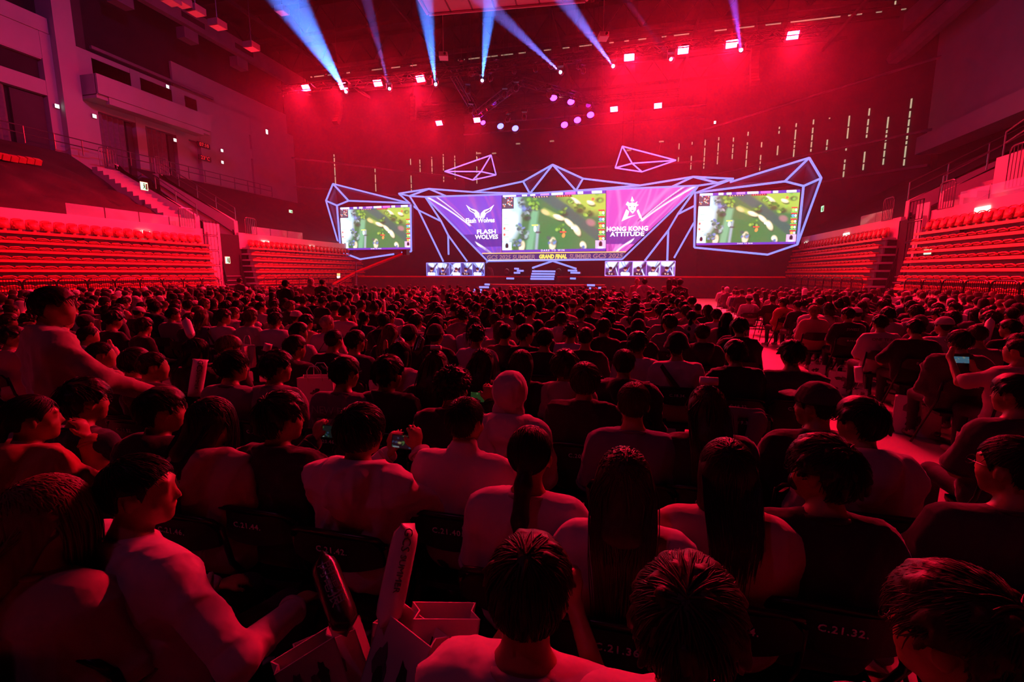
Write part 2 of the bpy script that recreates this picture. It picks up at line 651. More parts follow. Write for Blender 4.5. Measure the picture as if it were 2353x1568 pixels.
def head_prims(s, J, fine=True):
    c, Rm = J['hc'], J['hr']
    T = lambda *p: c + Rm @ np.array(p)
    s.cap(J['nb'] + (0, -.0, -.03), T(0, -.025, -.06), .057, .05, None, .03, SKIN)
    s.ell(T(0, -.012, .03), (.074, .092, .086), Rm, .02, SKIN)
    s.ell(T(0, .03, -.02), (.061, .06, .083), Rm, .03, SKIN)
    s.cap(T(0, .035, -.05), T(0, .06, -.088), .048, .026, None, .03, SKIN)
    if fine:
        s.cap(T(0, .09, .012), T(0, .101, -.028), .008, .012, None, .012, SKIN)
        s.cap(T(-.03, .08, .03), T(.03, .08, .03), .013, .013, None, .012, SKIN)
        s.cap(T(-.018, .083, -.06), T(.018, .083, -.06), .009, .009, None, .008, SKIN)
        for sd in (-1, 1):
            s.ell(T(.031 * sd, .078, .006), (.013, .012, .009), Rm, .005, SKIN)
            s.ell(T(.077 * sd, -.008, -.006), (.012, .019, .031), Rm @ rotm(-.35 * sd), .008, SKIN)
            s.cap(T(.03 * sd, .062, -.03), T(.045 * sd, .05, -.03), .022, .02, None, .02, SKIN)


def body_prims(s, J, hands=True, legs=True, grow=0.0, torso=True, arms=True):
    w = J['w']
    wy = (np.array((0., 1, 0)), .8)
    for sd in (-1, 1):
        if legs:
            s.cap(J['h', sd], J['k', sd], .088, .062, None, .03, TROU)
            s.cap(J['k', sd], J['a', sd], .06, .042, None, .03, TROU)
            s.cap(J['a', sd] + (0, -.03, -.03), J['t', sd], .04, .036, None, .02, SHOE)
        if arms:
            s.cap(J['s', sd], J['S', sd] + (0, 0, -.02), .054, .052, None, .03, SKIN)
            s.cap(J['S', sd], J['E', sd], .049, .04, None, .03, SKIN)
            s.cap(J['E', sd], J['W', sd], .04, .026, None, .02, SKIN)
            if hands:
                hand(s, J['W', sd], J['D', sd], sd)
            else:
                s.cap(J['W', sd], J['W', sd] + J['D', sd] / np.linalg.norm(J['D', sd]) * .09, .03, .025, None, .02, SKIN)
    if torso:
        s.cap((-.075 * w, 0, J['hip'][2]), (.075 * w, 0, J['hip'][2]), .115, None, wy, .05, TROU)
        s.cap((-.06 * w, *(J['belly'][1:])), (.06 * w, *(J['belly'][1:])), .108 * w, None, wy, .06, TROU)
        c = J['chest']
        s.cap((-.085 * w, c[1], c[2]), (.085 * w, c[1], c[2]), .112, None, wy, .06, SKIN)
        s.cap(J['s', -1], J['s', 1], .05, None, None, .05, SKIN)
        for sd in (-1, 1):
            s.cap(J['s', sd] * (.75, 1, 1), J['nb'] + (0, 0, .02), .045, .045, None, .04, SKIN)


def shirt_prims(s, J, kind):
    w = J['w']
    g = {'tee': .012, 'tight': .008, 'sweater': .018, 'hoodie': .022, 'jacket': .024, 'long': .014, 'turtle': .013}[kind]
    wy = (np.array((0., 1, 0)), .82)
    z0 = J['hip'][2] - .555
    s.cap((-.08 * w, -.0, .56 + z0), (.08 * w, -.0, .56 + z0), .115 + g, None, wy, .05, 0)
    s.cap((-.07 * w, *(J['belly'][1:])), (.07 * w, *(J['belly'][1:])), .108 * w + g, None, wy, .06, 0)
    c = J['chest']
    s.cap((-.083 * w, c[1], c[2]), (.083 * w, c[1], c[2]), .108 + g, None, wy, .06, 0)
    s.cap(J['s', -1], J['s', 1], .05 + g, None, None, .05, 0)
    s.cap((-.1 * w, c[1] - .005, c[2] + .05), (.1 * w, c[1] - .005, c[2] + .05), .098 + g, None, wy, .05, 0)
    s.cap((-.075 * w, c[1] - .005, c[2] - .12), (.075 * w, c[1] - .005, c[2] - .12), .108 + g, None, wy, .06, 0)
    for sd in (-1, 1):
        s.cap(J['s', sd] * (.75, 1, 1), J['nb'] * (1, 1, 1) + (.025 * sd, -.005, -.008), .043 + g, .034 + g * .5, None, .035, 0)
        s.cap(J['s', sd], J['S', sd] + (0, 0, -.02), .053 + g, .052 + g, None, .03, 0)
        E, Wr = J['E', sd], J['W', sd]
        if kind == 'tee':
            s.cap(J['S', sd], J['S', sd] + (E - J['S', sd]) * .78, .052 + g, .068 + g, None, .03, 0)
        else:
            s.cap(J['S', sd], E, .052 + g, .045 + g, None, .03, 0)
            s.cap(E, E + (Wr - E) * .93, .045 + g, .032 + g * .8, None, .03, 0)
    nb = J['nb']
    s.cap(nb + (-.02, -.012, -.045), nb + (.02, -.012, -.045), .066 + g * .5, None, None, .04, 0)
    if kind == 'turtle':
        s.cap(nb + (0, 0, -.01), nb + (0, .012, .045), .068, .062, None, .02, 0)
    elif kind in ('tee', 'sweater', 'long', 'tight'):
        for i in range(10):
            a0, a1 = 2 * PI * i / 10, 2 * PI * (i + 1) / 10
            P = lambda a: nb + np.array((.066 * math.cos(a), .06 * math.sin(a) + .0, .004 - .022 * math.sin(a)))
            s.cap(P(a0), P(a1), .0125, None, None, .006, 0)
    elif kind == 'jacket':
        for i in range(10):
            a0, a1 = 2 * PI * i / 10, 2 * PI * (i + 1) / 10
            P = lambda a: nb + np.array((.074 * math.cos(a), .068 * math.sin(a), .018 - .02 * math.sin(a)))
            s.cap(P(a0), P(a1), .02, None, None, .02, 0)
    elif kind == 'hoodie':
        pts = []
        for i in range(11):
            a = R(20 - 220 * i / 10)
            rr = .098
            pts.append(nb + np.array((rr * math.cos(a), .085 * math.sin(a) + .01, .005 + .028 * (-math.sin(a)))))
        for p, q in zip(pts[:-1], pts[1:]):
            s.cap(p, q, .036, None, None, .02, 0)
        s.cap(nb + (-.06, -.1, .0), nb + (.06, -.1, .0), .05, None, (np.array((0., 1, 0)), .8), .04, 0)
        s.cap(nb + (-.03, -.13, -.05), nb + (.03, -.13, -.05), .06, None, (np.array((0., 1, 0)), .7), .02, 0)
        s.cap(nb + (0, -.13, -.12), nb + (0, -.125, -.14), .05, None, (np.array((0., 1, 0)), .6), .02, 0)


def face_mats(lab, Q):
    return lab[Q[:, 0]]


def make_body(pose, kind, vox, seed, hands=True):
    """(body mesh, shirt mesh, head matrix) of one pose and build"""
    J = skeleton(pose)
    b = SDF(vox)
    body_prims(b, J, hands=hands)
    head_prims(b, J, True)
    V, Q = b.run()
    body = np_mesh('person', V, Q, ['skin', 'trousers', 'shoe'], face_mats(b.labels(V), Q))
    s = SDF(vox * 1.05)
    shirt_prims(s, J, kind)
    V, Q = s.run(folds(.006 if kind in ('tee', 'hoodie', 'jacket') else .004, seed))
    shirt = np_mesh('shirt', V, Q, ['cloth'])
    Mh = Matrix(J['hr'].tolist()).to_4x4()
    Mh.translation = Vector(J['hc'])
    return body, shirt, Mh, J


# -------- hair: a cap that follows the skull and strands that flow from the crown
def hair_cut(low, front=.058):
    xs = np.array([-.14, -.08, -.05, -.035, .012, .022, .04, .075, .2])
    zs = np.array([low, low, -.04, .026, .026, -.01, .03, front, front + .02])

    def cut(g):
        return (np.interp(g[..., 1], xs, zs) - g[..., 2]) * .75
    return cut


def strands(spec, n, seed, length, lift, rad, flow, crown=(0, -.072, .088), segs=4, hang=0.0, ymax=.2, zmin=-.03, ears=False):
    """tapered locks that start on the skull and run along it, then fall"""
    r = np.random.RandomState(seed)
    el = np.array(spec)
    c0 = np.array((0, -.012, .03))
    V, Qs = [], []
    cr = np.array(crown) - c0
    k = 0
    while k < n:
        u = r.normal(size=3)
        u[2] += .35
        u /= np.linalg.norm(u)
        p = u * el
        if p[2] + c0[2] < zmin + max(0, (p[1] + .06)) * .75 or p[1] > ymax:
            continue
        k += 1
        side = r.normal(size=3) * .25
        ln = length * r.uniform(.7, 1.2)
        pts = []
        q = p.copy()
        for i in range(segs + 1):
            pts.append(q + c0)
            nrm = q / el ** 2
            nrm /= np.linalg.norm(nrm)
            away = q - cr
            d = away / (np.linalg.norm(away) + 1e-5) * flow + np.array((0, 0, -1.)) * (.35 + hang * i) + side * .5
            if hang and i > 1:
                d += np.array((-q[0] * 3.2, -.25, 0))
            d -= nrm * (d @ nrm) * (1 if not (hang and i > 1) else .3)
            d /= np.linalg.norm(d) + 1e-6
            q = q + d * ln / segs
            kk = np.sqrt(((q / el) ** 2).sum())
            tgt = 1 + lift * (i + 1) / segs
            if not (hang and q[2] < -.03):
                q = q * (tgt / kk)
            elif p[1] < .0:
                q[1] = min(q[1], -.05 + max(q[2], -.19) * .8)
        pts = np.array(pts)
        if ears and ((np.abs(pts[:, 0]) > .055) & (pts[:, 1] > -.04) & (pts[:, 1] < .04) & (pts[:, 2] < .022)).any():
            continue
        t = np.gradient(pts, axis=0)
        a = np.cross(t, pts - c0)
        a /= np.linalg.norm(a, axis=1)[:, None] + 1e-9
        b = np.cross(a, t)
        b /= np.linalg.norm(b, axis=1)[:, None] + 1e-9
        w = rad * r.uniform(.7, 1.25) * np.linspace(1, .25, segs + 1)[:, None]
        o = sum(len(x) for x in V)
        ring = np.stack([pts - a * w, pts + b * w * .7, pts + a * w], 1).reshape(-1, 3)
        V.append(ring)
        for i in range(segs):
            for j in range(3):
                Qs.append((o + i * 3 + j, o + i * 3 + (j + 1) % 3, o + i * 3 + 3 + (j + 1) % 3, o + i * 3 + 3 + j))
    return np.concatenate(V), np.array(Qs)


def make_hair(style, vox, seed, dense=1.0):
    s = SDF(vox)
    c = np.array((0, -.012, .03))
    e = np.array((.074, .092, .086))
    st, t = None, .013
    r = np.random.RandomState(seed + 7)

    def tufts(n, t, rad, low=-.3):
        for _ in range(n):
            u = r.normal(size=3)
            u /= np.linalg.norm(u)
            if u[2] < low + max(0, u[1]) * .9:
                continue
            p = c + u * (e + t) * r.uniform(.95, 1.03)
            away = p - (c + np.array((0, -.06, .06)))
            if np.linalg.norm(away) < .045:
                continue
            q = p + away / (np.linalg.norm(away) + .01) * r.uniform(.015, .035) + (0, 0, -.012)
            s.cap(p, q, rad * r.uniform(.8, 1.2), rad * .5, None, .012, 0)
    if style in ('crop', 'fade'):
        t = .013 if style == 'crop' else .009
        s.ell(c, e + t)
        s.cut = hair_cut(-.075 if style == 'crop' else -.05, .062)
        st = dict(length=.035, lift=.06, rad=.0032, flow=.9, n=800, ears=True)
    elif style in ('short', 'fluffy', 'fringe'):
        t = {'short': .016, 'fluffy': .024, 'fringe': .019}[style]
        s.ell(c + (0, .002, .002), e + t)
        s.ell(c + (0, .03, .016), e * .8 + t, k=.03)
        tufts({'short': 60, 'fluffy': 130, 'fringe': 80}[style], t, {'short': .010, 'fluffy': .015, 'fringe': .011}[style])
        s.cut = hair_cut(-.085, .045 if style == 'fringe' else .06)
        st = dict(length=.075, lift=.10 if style == 'short' else .16, rad=.0042, flow=.9, n=900, ears=style != 'fringe')
    elif style == 'bowl':
        t = .022
        s.ell(c + (0, .004, .0), e + t)
        tufts(50, t, .009, -.1)
        s.cut = hair_cut(-.08, .03)
        st = dict(length=.11, lift=.1, rad=.0045, flow=.8, n=620)
    elif style == 'curly':
        t = .02
        s.ell(c + (0, .002, .006), e + t)
        for _ in range(190):
            u = r.normal(size=3)
            u /= np.linalg.norm(u)
            if u[2] < -.45 + max(0, u[1]) * 1.2:
                continue
            p = c + u * (e + .024) * r.uniform(.97, 1.09)
            s.cap(p, p + r.normal(size=3) * .007, .012, .011, None, .008, 0)
        s.cut = hair_cut(-.08, .05)
        st = dict(length=.035, lift=.3, rad=.004, flow=.3, n=420)
    elif style in ('long', 'longer', 'bob'):
        z = {'long': -.27, 'longer': -.40, 'bob': -.10}[style]
        t = .015
        s.ell(c, e + t)
        fl = (np.array((0., 1, 0)), .62)
        zb = max(z, -.13)
        yb = -.10 if style == 'bob' else -.155
        for sd in (-1, 1):
            s.cap((.035 * sd, -.055, -.0), (.032 * sd, yb + .01, zb), .06, .045, fl, .03, 0)
            s.cap((.066 * sd, -.015, .02), (.076 * sd if style == 'bob' else .064 * sd, -.05 if style == 'bob' else -.085, zb), .026, .026, None, .03, 0)
            if z < zb:
                s.cap((.032 * sd, yb, zb), (.028 * sd, -.2, z), .046, .026, fl, .03, 0)
                s.cap((.066 * sd, -.095, zb), (.05 * sd, -.18, z * .8), .026, .012, fl, .02, 0)
        s.cap((0, -.075, .0), (0, yb, zb), .055, .05, fl, .03, 0)
        base = hair_cut(-.6, .06)
        s.cut = lambda g: np.minimum(base(g), np.maximum(np.maximum(z - .03 - g[..., 2], g[..., 1] - .012), -1) * .8)
        st = dict(length=abs(z) + .19, lift=.08, rad=.0045, flow=.7, n=560, hang=.9, segs=8)
    elif style in ('pony', 'bun', 'pigtail'):
        t = .011
        s.ell(c, e + t)
        s.cut = None
        if style == 'pony':
            s.cap((0, -.1, -.005), (0, -.13, -.06), .026, .03, None, .02, 0)
            s.cap((0, -.13, -.06), (.0, -.19, -.17), .032, .03, None, .02, 0)
            s.cap((0, -.19, -.17), (.0, -.205, -.34), .03, .009, None, .02, 0)
        elif style == 'bun':
            s.ell((0, -.075, .125), (.045, .045, .04), None, .015)
        else:
            s.cap((0, -.1, -.03), (0, -.18, -.2), .03, .02, None, .02, 0)
        base = hair_cut(-.085, .062)
        s.cut = lambda g: np.minimum(base(g), g[..., 1] + .088)
        st = dict(length=.085, lift=.05, rad=.0035, flow=-.8, n=600, ears=True, crown=(0, -.1, -.005))
    V, Q = s.run(None)
    if st and dense > 0:
        d = dict(spec=e + t + .0005, seed=seed, **st)
        d['n'] = int(d['n'] * dense)
        V2, Q2 = strands(**d)
        Q = np.concatenate([Q, Q2 + len(V)])
        V = np.concatenate([V, V2])
    return np_mesh('hair', V, Q, ['hair'])


def make_headwear(kind, vox):
    s = SDF(vox)
    c = np.array((0, -.012, .03))
    e = np.array((.074, .092, .086))
    if kind == 'cap':
        s.ell(c + (0, 0, .008), e + .022)
        s.cut = lambda g: np.minimum((.03 - .1 * g[..., 1] - g[..., 2]) * .9, np.maximum(np.abs(g[..., 2] - .045 - .12 * (g[..., 1] - .1)) - .006, 0.085 - g[..., 1]))
        s.cap((-.035, .10, .045), (.035, .10, .045), .05, None, (np.array((0., 0, 1)), .2), .01)
        s.cap((-.025, .14, .05), (.025, .14, .05), .045, None, (np.array((0., 0, 1)), .18), .01)
        s.cap((0, -.012, .138), (0, -.012, .142), .008, None, None, .005)
    elif kind == 'bucket':
        s.ell(c + (0, 0, .012), e + (.024, .024, .03))
        s.cap((0, -.01, .07), (0, -.01, .015), .095, .125, None, .01)
        s.cut = lambda g: np.maximum(.0 - g[..., 2], -1)
    elif kind == 'bear':
        s.ell(c + (0, -.004, .0), e + (.03, .03, .035))
        for sd in (-1, 1):
            s.ell((.062 * sd, -.075, .085), (.024, .022, .026), None, .008)
        s.cap((-.05, -.05, -.09), (.05, -.05, -.09), .05, None, None, .03)
        s.cut = lambda g: np.maximum(g[..., 1] - .03 - np.maximum(g[..., 2] - .03, 0) * .9, -.13 - g[..., 2])
    elif kind == 'hood':
        s.ell(c + (0, -.008, .0), e + (.032, .034, .036))
        s.cap((-.04, -.045, -.1), (.04, -.045, -.1), .065, None, None, .04)
        s.cut = lambda g: np.maximum(g[..., 1] - .045, -.17 - g[..., 2])
    elif kind == 'beanie':
        s.ell(c + (0, -.002, .012), e + (.017, .017, .028))
        for i in range(14):
            a0, a1 = 2 * PI * i / 14, 2 * PI * (i + 1) / 14
            P = lambda a: np.array((.088 * math.cos(a), -.012 + .106 * math.sin(a), .045))
            s.cap(P(a0), P(a1), .014, None, None, .008)
        s.cut = lambda g: .03 - g[..., 2]
    V, Q = s.run(folds(.003, 5, 60.0))
    return np_mesh(kind, V, Q, ['cloth'])


def make_glasses():
    b = MB()
    for sd in (-1, 1):
        b.tube([(sd * .034 + .024 * math.cos(a), .104 - .25 * (sd * .024 * math.cos(a)) * sd * .4, .006 + .018 * math.sin(a)) for a in [2 * PI * i / 14 for i in range(14)]], .0018, 5, 0, closed=True)
        b.tube([(sd * .058, .1, .01), (sd * .078, .02, .008), (sd * .08, -.015, .0)], .0018, 5)
    b.tube([(-.011, .108, .01), (.011, .108, .01)], .0018, 5)
    return b.mesh('glasses', 'blacksteel', True)
# ---------------------------------------------------------------- the hall
HX0, HX1 = -36.0, 23.0            # upper facades
SX0, SX1 = -26.0, 13.0            # faces of the folded stands


def struct(o):
    o['kind'] = 'structure'
    return o


def haze_volume():
    m = bpy.data.materials.new('stage_haze')
    m.use_nodes = True
    nt = m.node_tree
    nt.nodes.remove(nt.nodes['Principled BSDF'])
    v = nt.nodes.new('ShaderNodeVolumeScatter')
    v.inputs['Color'].default_value = (1, 1, 1, 1)
    v.inputs['Density'].default_value = L['haze']
    v.inputs['Anisotropy'].default_value = 0.62
    nt.links.new(v.outputs[0], nt.nodes['Material Output'].inputs['Volume'])
    m.cycles.homogeneous_volume = True
    M['haze'] = m


haze_volume()
struct(MB().bb(-40, 27, -8, 64, -.2, 0).build('floor', 'floor'))
cl = struct(MB().bb(-42, 29, -8, 64, 25.5, 26).build('ceiling', 'darker'))
for y in range(2, 62, 6):
    b = MB()
    b.bb(-42, 29, y - .1, y + .1, 24.9, 25.3)
    b.bb(-42, 29, y - .1, y + .1, 22.6, 22.9)
    x = -41
    while x < 28:
        b.tube([(x, y, 22.8), (x + 1.6, y, 25), (x + 3.2, y, 22.8)], .06, 4)
        x += 3.2
    b.build('roof_truss', 'darker', cl)
for x in (-30, -18, -6.5, 5, 17):
    MB().bb(x - .08, x + .08, -8, 62, 22.3, 22.6).build('roof_beam', 'darker', cl)

# back wall: a straight run and two slanted runs, upright panels with slits of light between them
wb = struct(MB().bb(-21.5, 8.5, 60, 60.4, 0, 25.5).build('wall_back', 'dark'))
WRUNS = [((-36.5, 45), (-21.3, 60)), ((-21.3, 60), (8.3, 60)), ((8.3, 60), (23.3, 45))]


def slanted(name, a, b):
    a, b = Vector((*a, 0)), Vector((*b, 0))
    n = Vector((a.y - b.y, b.x - a.x, 0)).normalized() * .4
    m = MB()
    m.prism([a, b, b + n, a + n], (0, 0, 25.5))
    return struct(m.build(name, 'dark'))


wl = slanted('wall_back_left', *WRUNS[0])
wr = slanted('wall_back_right', *WRUNS[2])
rs = random.Random(11)


def slit(px, py0, py1, parent, run, w=.09):
    """one upright slit in the wall, broken into dashes by the slats in front of it"""
    a, b = Vector((*WRUNS[run][0], 0)), Vector((*WRUNS[run][1], 0))
    e = (b - a).normalized()
    nrm = Vector((e.y, -e.x, 0))
    d0 = _f + _r * ((px - 1176.5) / FPX) - _u * ((500 - 784) / FPX)
    # where the sight line crosses the wall in plan
    den = d0.x * nrm.x + d0.y * nrm.y
    t = (a.x * nrm.x + a.y * nrm.y) / den
    p = Vector((d0.x * t, d0.y * t, 0)) + nrm * -.06 * (1 if nrm.dot(Vector((d0.x, d0.y, 0))) > 0 else -1)
    # height on the vertical through p
    def zz(py):
        dd = _f + _r * ((px - 1176.5) / FPX) - _u * ((py - 784) / FPX)
        return CH + dd.z * math.hypot(p.x, p.y) / math.hypot(dd.x, dd.y)
    z1, z0 = zz(py0), zz(py1)
    m = MB()
    zc = z0
    while zc < z1:
        ln = rs.choice([.25, .5, .5, .9, .9])
        if rs.random() < .8:
            q = p + Vector((0, 0, min(zc + ln / 2, z1)))
            rot = Matrix.Rotation(math.atan2(e.y, e.x), 3, 'Z')
            m.box(q, (w, .05, min(ln, z1 - zc + .05)), rot)
        zc += ln + .14
    if m.v:
        tag(m.build('light_slit', 'slit', parent), kind=None)


for px, y0, y1 in [(648, 308, 368), (775, 338, 425), (866, 392, 440), (947, 368, 440), (968, 354, 396), (995, 362, 402), (1021, 356, 418), (1047, 358, 412), (1097, 352, 422), (655, 165, 182), (697, 170, 184)]:
    slit(px, y0, y1, wl if px < 1072 else wb, 0 if px < 1072 else 1)
for px, y0, y1 in [(1098, 358, 366), (1285, 2, 40), (1343, 0, 60), (1468, 5, 38), (1535, 0, 24), (1552, 334, 372), (1581, 330, 390), (1611, 326, 388), (1641, 320, 378), (1674, 322, 366), (1738, 326, 392), (1228, 18, 66), (1057, 48, 90), (1002, 66, 96), (1057, 128, 142)]:
    if px > 1090 and px < 1585 or px in (1057, 1002):
        slit(px, y0, y1, wb, 1)
    else:
        slit(px, y0, y1, wr, 2)
for px, y0, y1 in [(1706, 309, 420), (1775, 296, 382), (1812, 290, 366), (1850, 283, 350), (1885, 275, 352), (1929, 266, 408), (1972, 259, 392), (2016, 253, 380), (2063, 236, 382), (2112, 223, 286), (2160, 209, 270), (2166, 190, 198), (2220, 197, 250), (2221, 174, 184), (2003, 20, 30), (2072, 8, 22)]:
    slit(px, y0, y1, wr, 2, .1)
# horizontal rails and pipes along the wall
for run, zs in ((2, (10.5, 13.2, 18.5)), (1, (12.2, 15, 20, 21.2)), (0, (11.5, 14.5))):
    a, b = Vector((*WRUNS[run][0], 0)), Vector((*WRUNS[run][1], 0))
    n = (Vector((0, 0, 1)).cross(b - a)).normalized() * -.35
    for z in zs:
        MB().tube([a + n + Vector((0, 0, z)), b + n + Vector((0, 0, z))], .11, 6).build('wall_rail', 'riser', (wl, wb, wr)[run])

# ---- upper facades: pale walls with windows, curtains, a balcony, doors
wL = struct(MB().bb(HX0 - 1.2, HX0 - .9, -8, 45.2, 0, 25.5).build('wall_left', 'darker'))
wR = struct(MB().bb(HX1 + .9, HX1 + 1.2, -8, 45.2, 0, 25.5).build('wall_right', 'darker'))


def on_x(X, px, py):
    p = at(px, py, X=X)
    return p.y, p.z


def slab_x(name, X, corners, depth, m, parent, inward=1):
    """a slab whose face lies on the plane x=X with the given photographed corners"""
    poly = [at(px, py, X=X) for px, py in corners]
    return MB().prism(poly, (-depth if X < 0 else depth, 0, 0)).build(name, m, parent)


zf0 = at(165, 330, X=HX0).z
# lower storey wall in pieces round the openings, given by heights
zb = dict(base=9.2, sill=11.5, cur=13.1, win0=14.0, win1=15.3, head=16.9)
yA, yC0, yC1, yE = -2, on_x(HX0, 138, 200)[0], on_x(HX0, 165, 200)[0], 45.0
b = MB()
b.bb(HX0 - .5, HX0, yA, yE, zb['cur'], zb['win0'])
b.bb(HX0 - .5, HX0, yA, yE, zb['win1'], zb['head'])
piers = [on_x(HX0, p, 250)[0] for p in (138, 207, 318, 412, 470)]
b.build('facade_panel', 'wallpaint', wL)
for y, w in ((piers[0], 1.2), (piers[1], .9), (piers[2], .7), (piers[3], 1.1), (piers[4] + 2, 5.5), (piers[4] + 8, 6), (7, 1), (1, 1), (13, .8)):
    MB().bb(HX0 - .5, HX0 + .02, y - w / 2, y + w / 2, zb['base'] - 1, zb['head']).build('facade_pier', 'wallpaint', wL)
# column
yc = (yC0 + yC1) / 2
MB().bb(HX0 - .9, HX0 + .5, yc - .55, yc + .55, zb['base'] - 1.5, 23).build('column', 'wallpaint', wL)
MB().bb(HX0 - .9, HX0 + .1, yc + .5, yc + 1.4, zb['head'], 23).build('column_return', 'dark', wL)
# transom windows and curtains: every bay has two panes above and a curtain below
for y0, y1 in ((-1, 6.5), (7.6, 12.5), (13.5, piers[0] - .7), (piers[1] + .6, piers[2] - .45), (piers[2] + .45, piers[3] - .65)):
    s_ = y0 + (y1 - y0) * .72
    for a0, a1 in ((y0, s_ - .15), (s_ + .15, y1)):
        MB().bb(HX0 - .35, HX0 - .3, a0, a1, zb['win0'], zb['win1']).build('transom_pane', 'darker', wL)
        MB().bb(HX0 - .3, HX0 - .02, a0 - .06, a1 + .06, zb['win1'] - .07, zb['win1'] + .03).build('transom_frame', 'wallpaint', wL)
    n = int((y1 - y0) / .22)
    vs, fs = [], []
    for i in range(n + 1):
        y = y0 + (y1 - y0) * .8 * i / n
        x = HX0 - .32 + .07 * (1 if i % 2 else -1)
        vs += [(x, y, zb['base'] - 1), (x, y, zb['cur'])]
        if i:
            fs.append((2 * i - 2, 2 * i, 2 * i + 1, 2 * i - 1))
    MB().add(vs, fs).build('curtain', 'curtain', wL)
    MB().bb(HX0 - .4, HX0 - .25, y0 + (y1 - y0) * .82, y1, zb['base'] - 1, zb['cur'] - .1).build('service_door', 'dark', wL)
    MB().bb(HX0 - .55, HX0 - .45, y0, y1, zb['base'] - 1, zb['win0']).build('window_back', 'darker', wL)
# balcony with its parapet, the recess above it, the raking roof band with slots
by0, by1 = on_x(HX0 + 1.6, 222, 180)[0], on_x(HX0 + 1.6, 484, 280)[0]
bz1 = at(222, 168, X=HX0 + 1.6).z
b = MB()
b.bb(HX0 + 1.4, HX0 + 1.6, by0, by1, bz1 - 1.25, bz1)
b.bb(HX0 + 1.2, HX0 + 1.5, by0 + .7, by1 - .7, bz1 - 1.7, bz1 - 1.2)
b.build('balcony_parapet', 'wallpaint', wL)
MB().bb(HX0 - .5, HX0 + 1.4, by0, by1, bz1 - 1.5, bz1 - 1.25).build('balcony_slab', 'wallpaint', wL)
MB().bb(HX0 - .5, HX0 + 1.45, by0, by0 + .2, bz1 - 1.3, bz1).build('balcony_return', 'wallpaint', wL)
MB().bb(HX0 - .5, HX0 + 1.45, by1 - .2, by1, bz1 - 1.3, bz1).build('balcony_return', 'wallpaint', wL)
MB().bb(HX0 - .5, HX0 + .0, by0, by1 + 4, bz1 - .2, bz1 + 1.5).build('recess_wall', 'dark', wL)
MB().bb(HX0 - .1, HX0 + .1, by0 + 1, by1 + 2, bz1 + 2.1, bz1 + 2.3).build('recess_rail', 'riser', wL)
MB().bb(HX0 - .5, HX0 + .1, yA, yC0 - .3, zb['head'], zb['head'] + .9).build('upper_box_front', 'wallpaint', wL)
zr = at(420, 120, X=HX0 + 2).z
b = MB()
b.bb(HX0 + 1.7, HX0 + 2.2, yA, 46, 21.1, 22.4)
b.build('roof_band', 'riser', wL)
for y in (15, 18.5, 22.2, 26, 31, 36):
    MB().bb(HX0 + 2.15, HX0 + 2.23, y, y + 2, 21.5, 21.9).build('band_slot', 'darker', wL)
    MB().bb(HX0 + 1.2, HX0 + 2.0, y + .3, y + 1.5, 20.2, 21).build('duct_hood', 'riser', wL)
MB().bb(HX0 - .6, HX0 - .4, piers[3], 45, zb['base'] - 2, 19).build('plain_panel', 'wallpaint', wL)

# right facade
ry0, ry1 = on_x(HX1, 2353, 200)[0] - 6, on_x(HX1, 2112, 200)[0]
MB().bb(HX1, HX1 + .6, ry0, ry1, 12.4, 21.5).build('facade_panel', 'wallpaint', wR)
MB().bb(HX1 - 1.2, HX1 + .5, ry0, ry1 - 3, 11.2, 12.5).build('balcony_slab', 'wallpaint', wR)
MB().bb(HX1 + .1, HX1 + .6, ry1 - 1, ry1 + 7, 9.3, 12.6).build('facade_panel', 'wallpaint', wR)
MB().tube([(HX1 - 2, ry0, 20.5), (HX1 - 1.6, ry1, 19.8), (HX1 - 3, ry1 + 8, 19)], .7, 10).build('air_duct', 'riser', wR)
MB().bb(HX1 - 2.2, HX1 - 1.7, ry0, 46, 21.1, 22.4).build('roof_band', 'riser', wR)


# ---- the folded telescopic stands: risers, decks, folded seats, a top row of upright seats
def upright_seat():
    """bucket seat: back shell with rolled rim, flipped-up pan, two arms"""
    b = MB()
    n, rows = 7, 6
    vs, fs = [], []
    for j in range(rows):
        t = j / (rows - 1)
        hw = .2 + .03 * math.sin(t * PI * .8)
        for i in range(n):
            u = i / (n - 1) * 2 - 1
            rr = max(0, abs(u) - .6) * 1.5
            zc = .42 + t * .42 - (rr * rr * .25 if j == rows - 1 else 0)
            vs.append((-.1 - .06 * t + .07 * u * u, u * hw, zc))
    for j in range(rows - 1):
        for i in range(n - 1):
            a = j * n + i
            fs.append((a, a + 1, a + n + 1, a + n))
    o = len(vs)
    vs += [(x - .03, y, z) for x, y, z in vs]
    fs += [tuple(i + o for i in f[::-1]) for f in fs]
    edge = [i for i in range(n)] + [j * n + n - 1 for j in range(1, rows)] + [(rows - 1) * n + i for i in range(n - 2, -1, -1)] + [j * n for j in range(rows - 2, 0, -1)]
    for k in range(len(edge)):
        p, q = edge[k], edge[(k + 1) % len(edge)]
        fs.append((q, p, p + o, q + o))
    b.add(vs, fs)
    b.tube([(-.08 + .0, y, z) for y, z in [(-.2, .45), (-.235, .62), (-.21, .82), (-.1, .86), (.1, .86), (.21, .82), (.235, .62), (.2, .45)]], .022, 6)
    b.box((.02, 0, .58), (.06, .36, .34), Matrix.Rotation(R(-12), 3, 'Y'))
    b.tube([(.0, -.25, .42), (.1, -.25, .56), (.16, -.25, .5)], .03, 6)
    b.bb(-.1, .06, -.05, .05, .2, .45)
    return b.mesh('seat', 'seat', True)


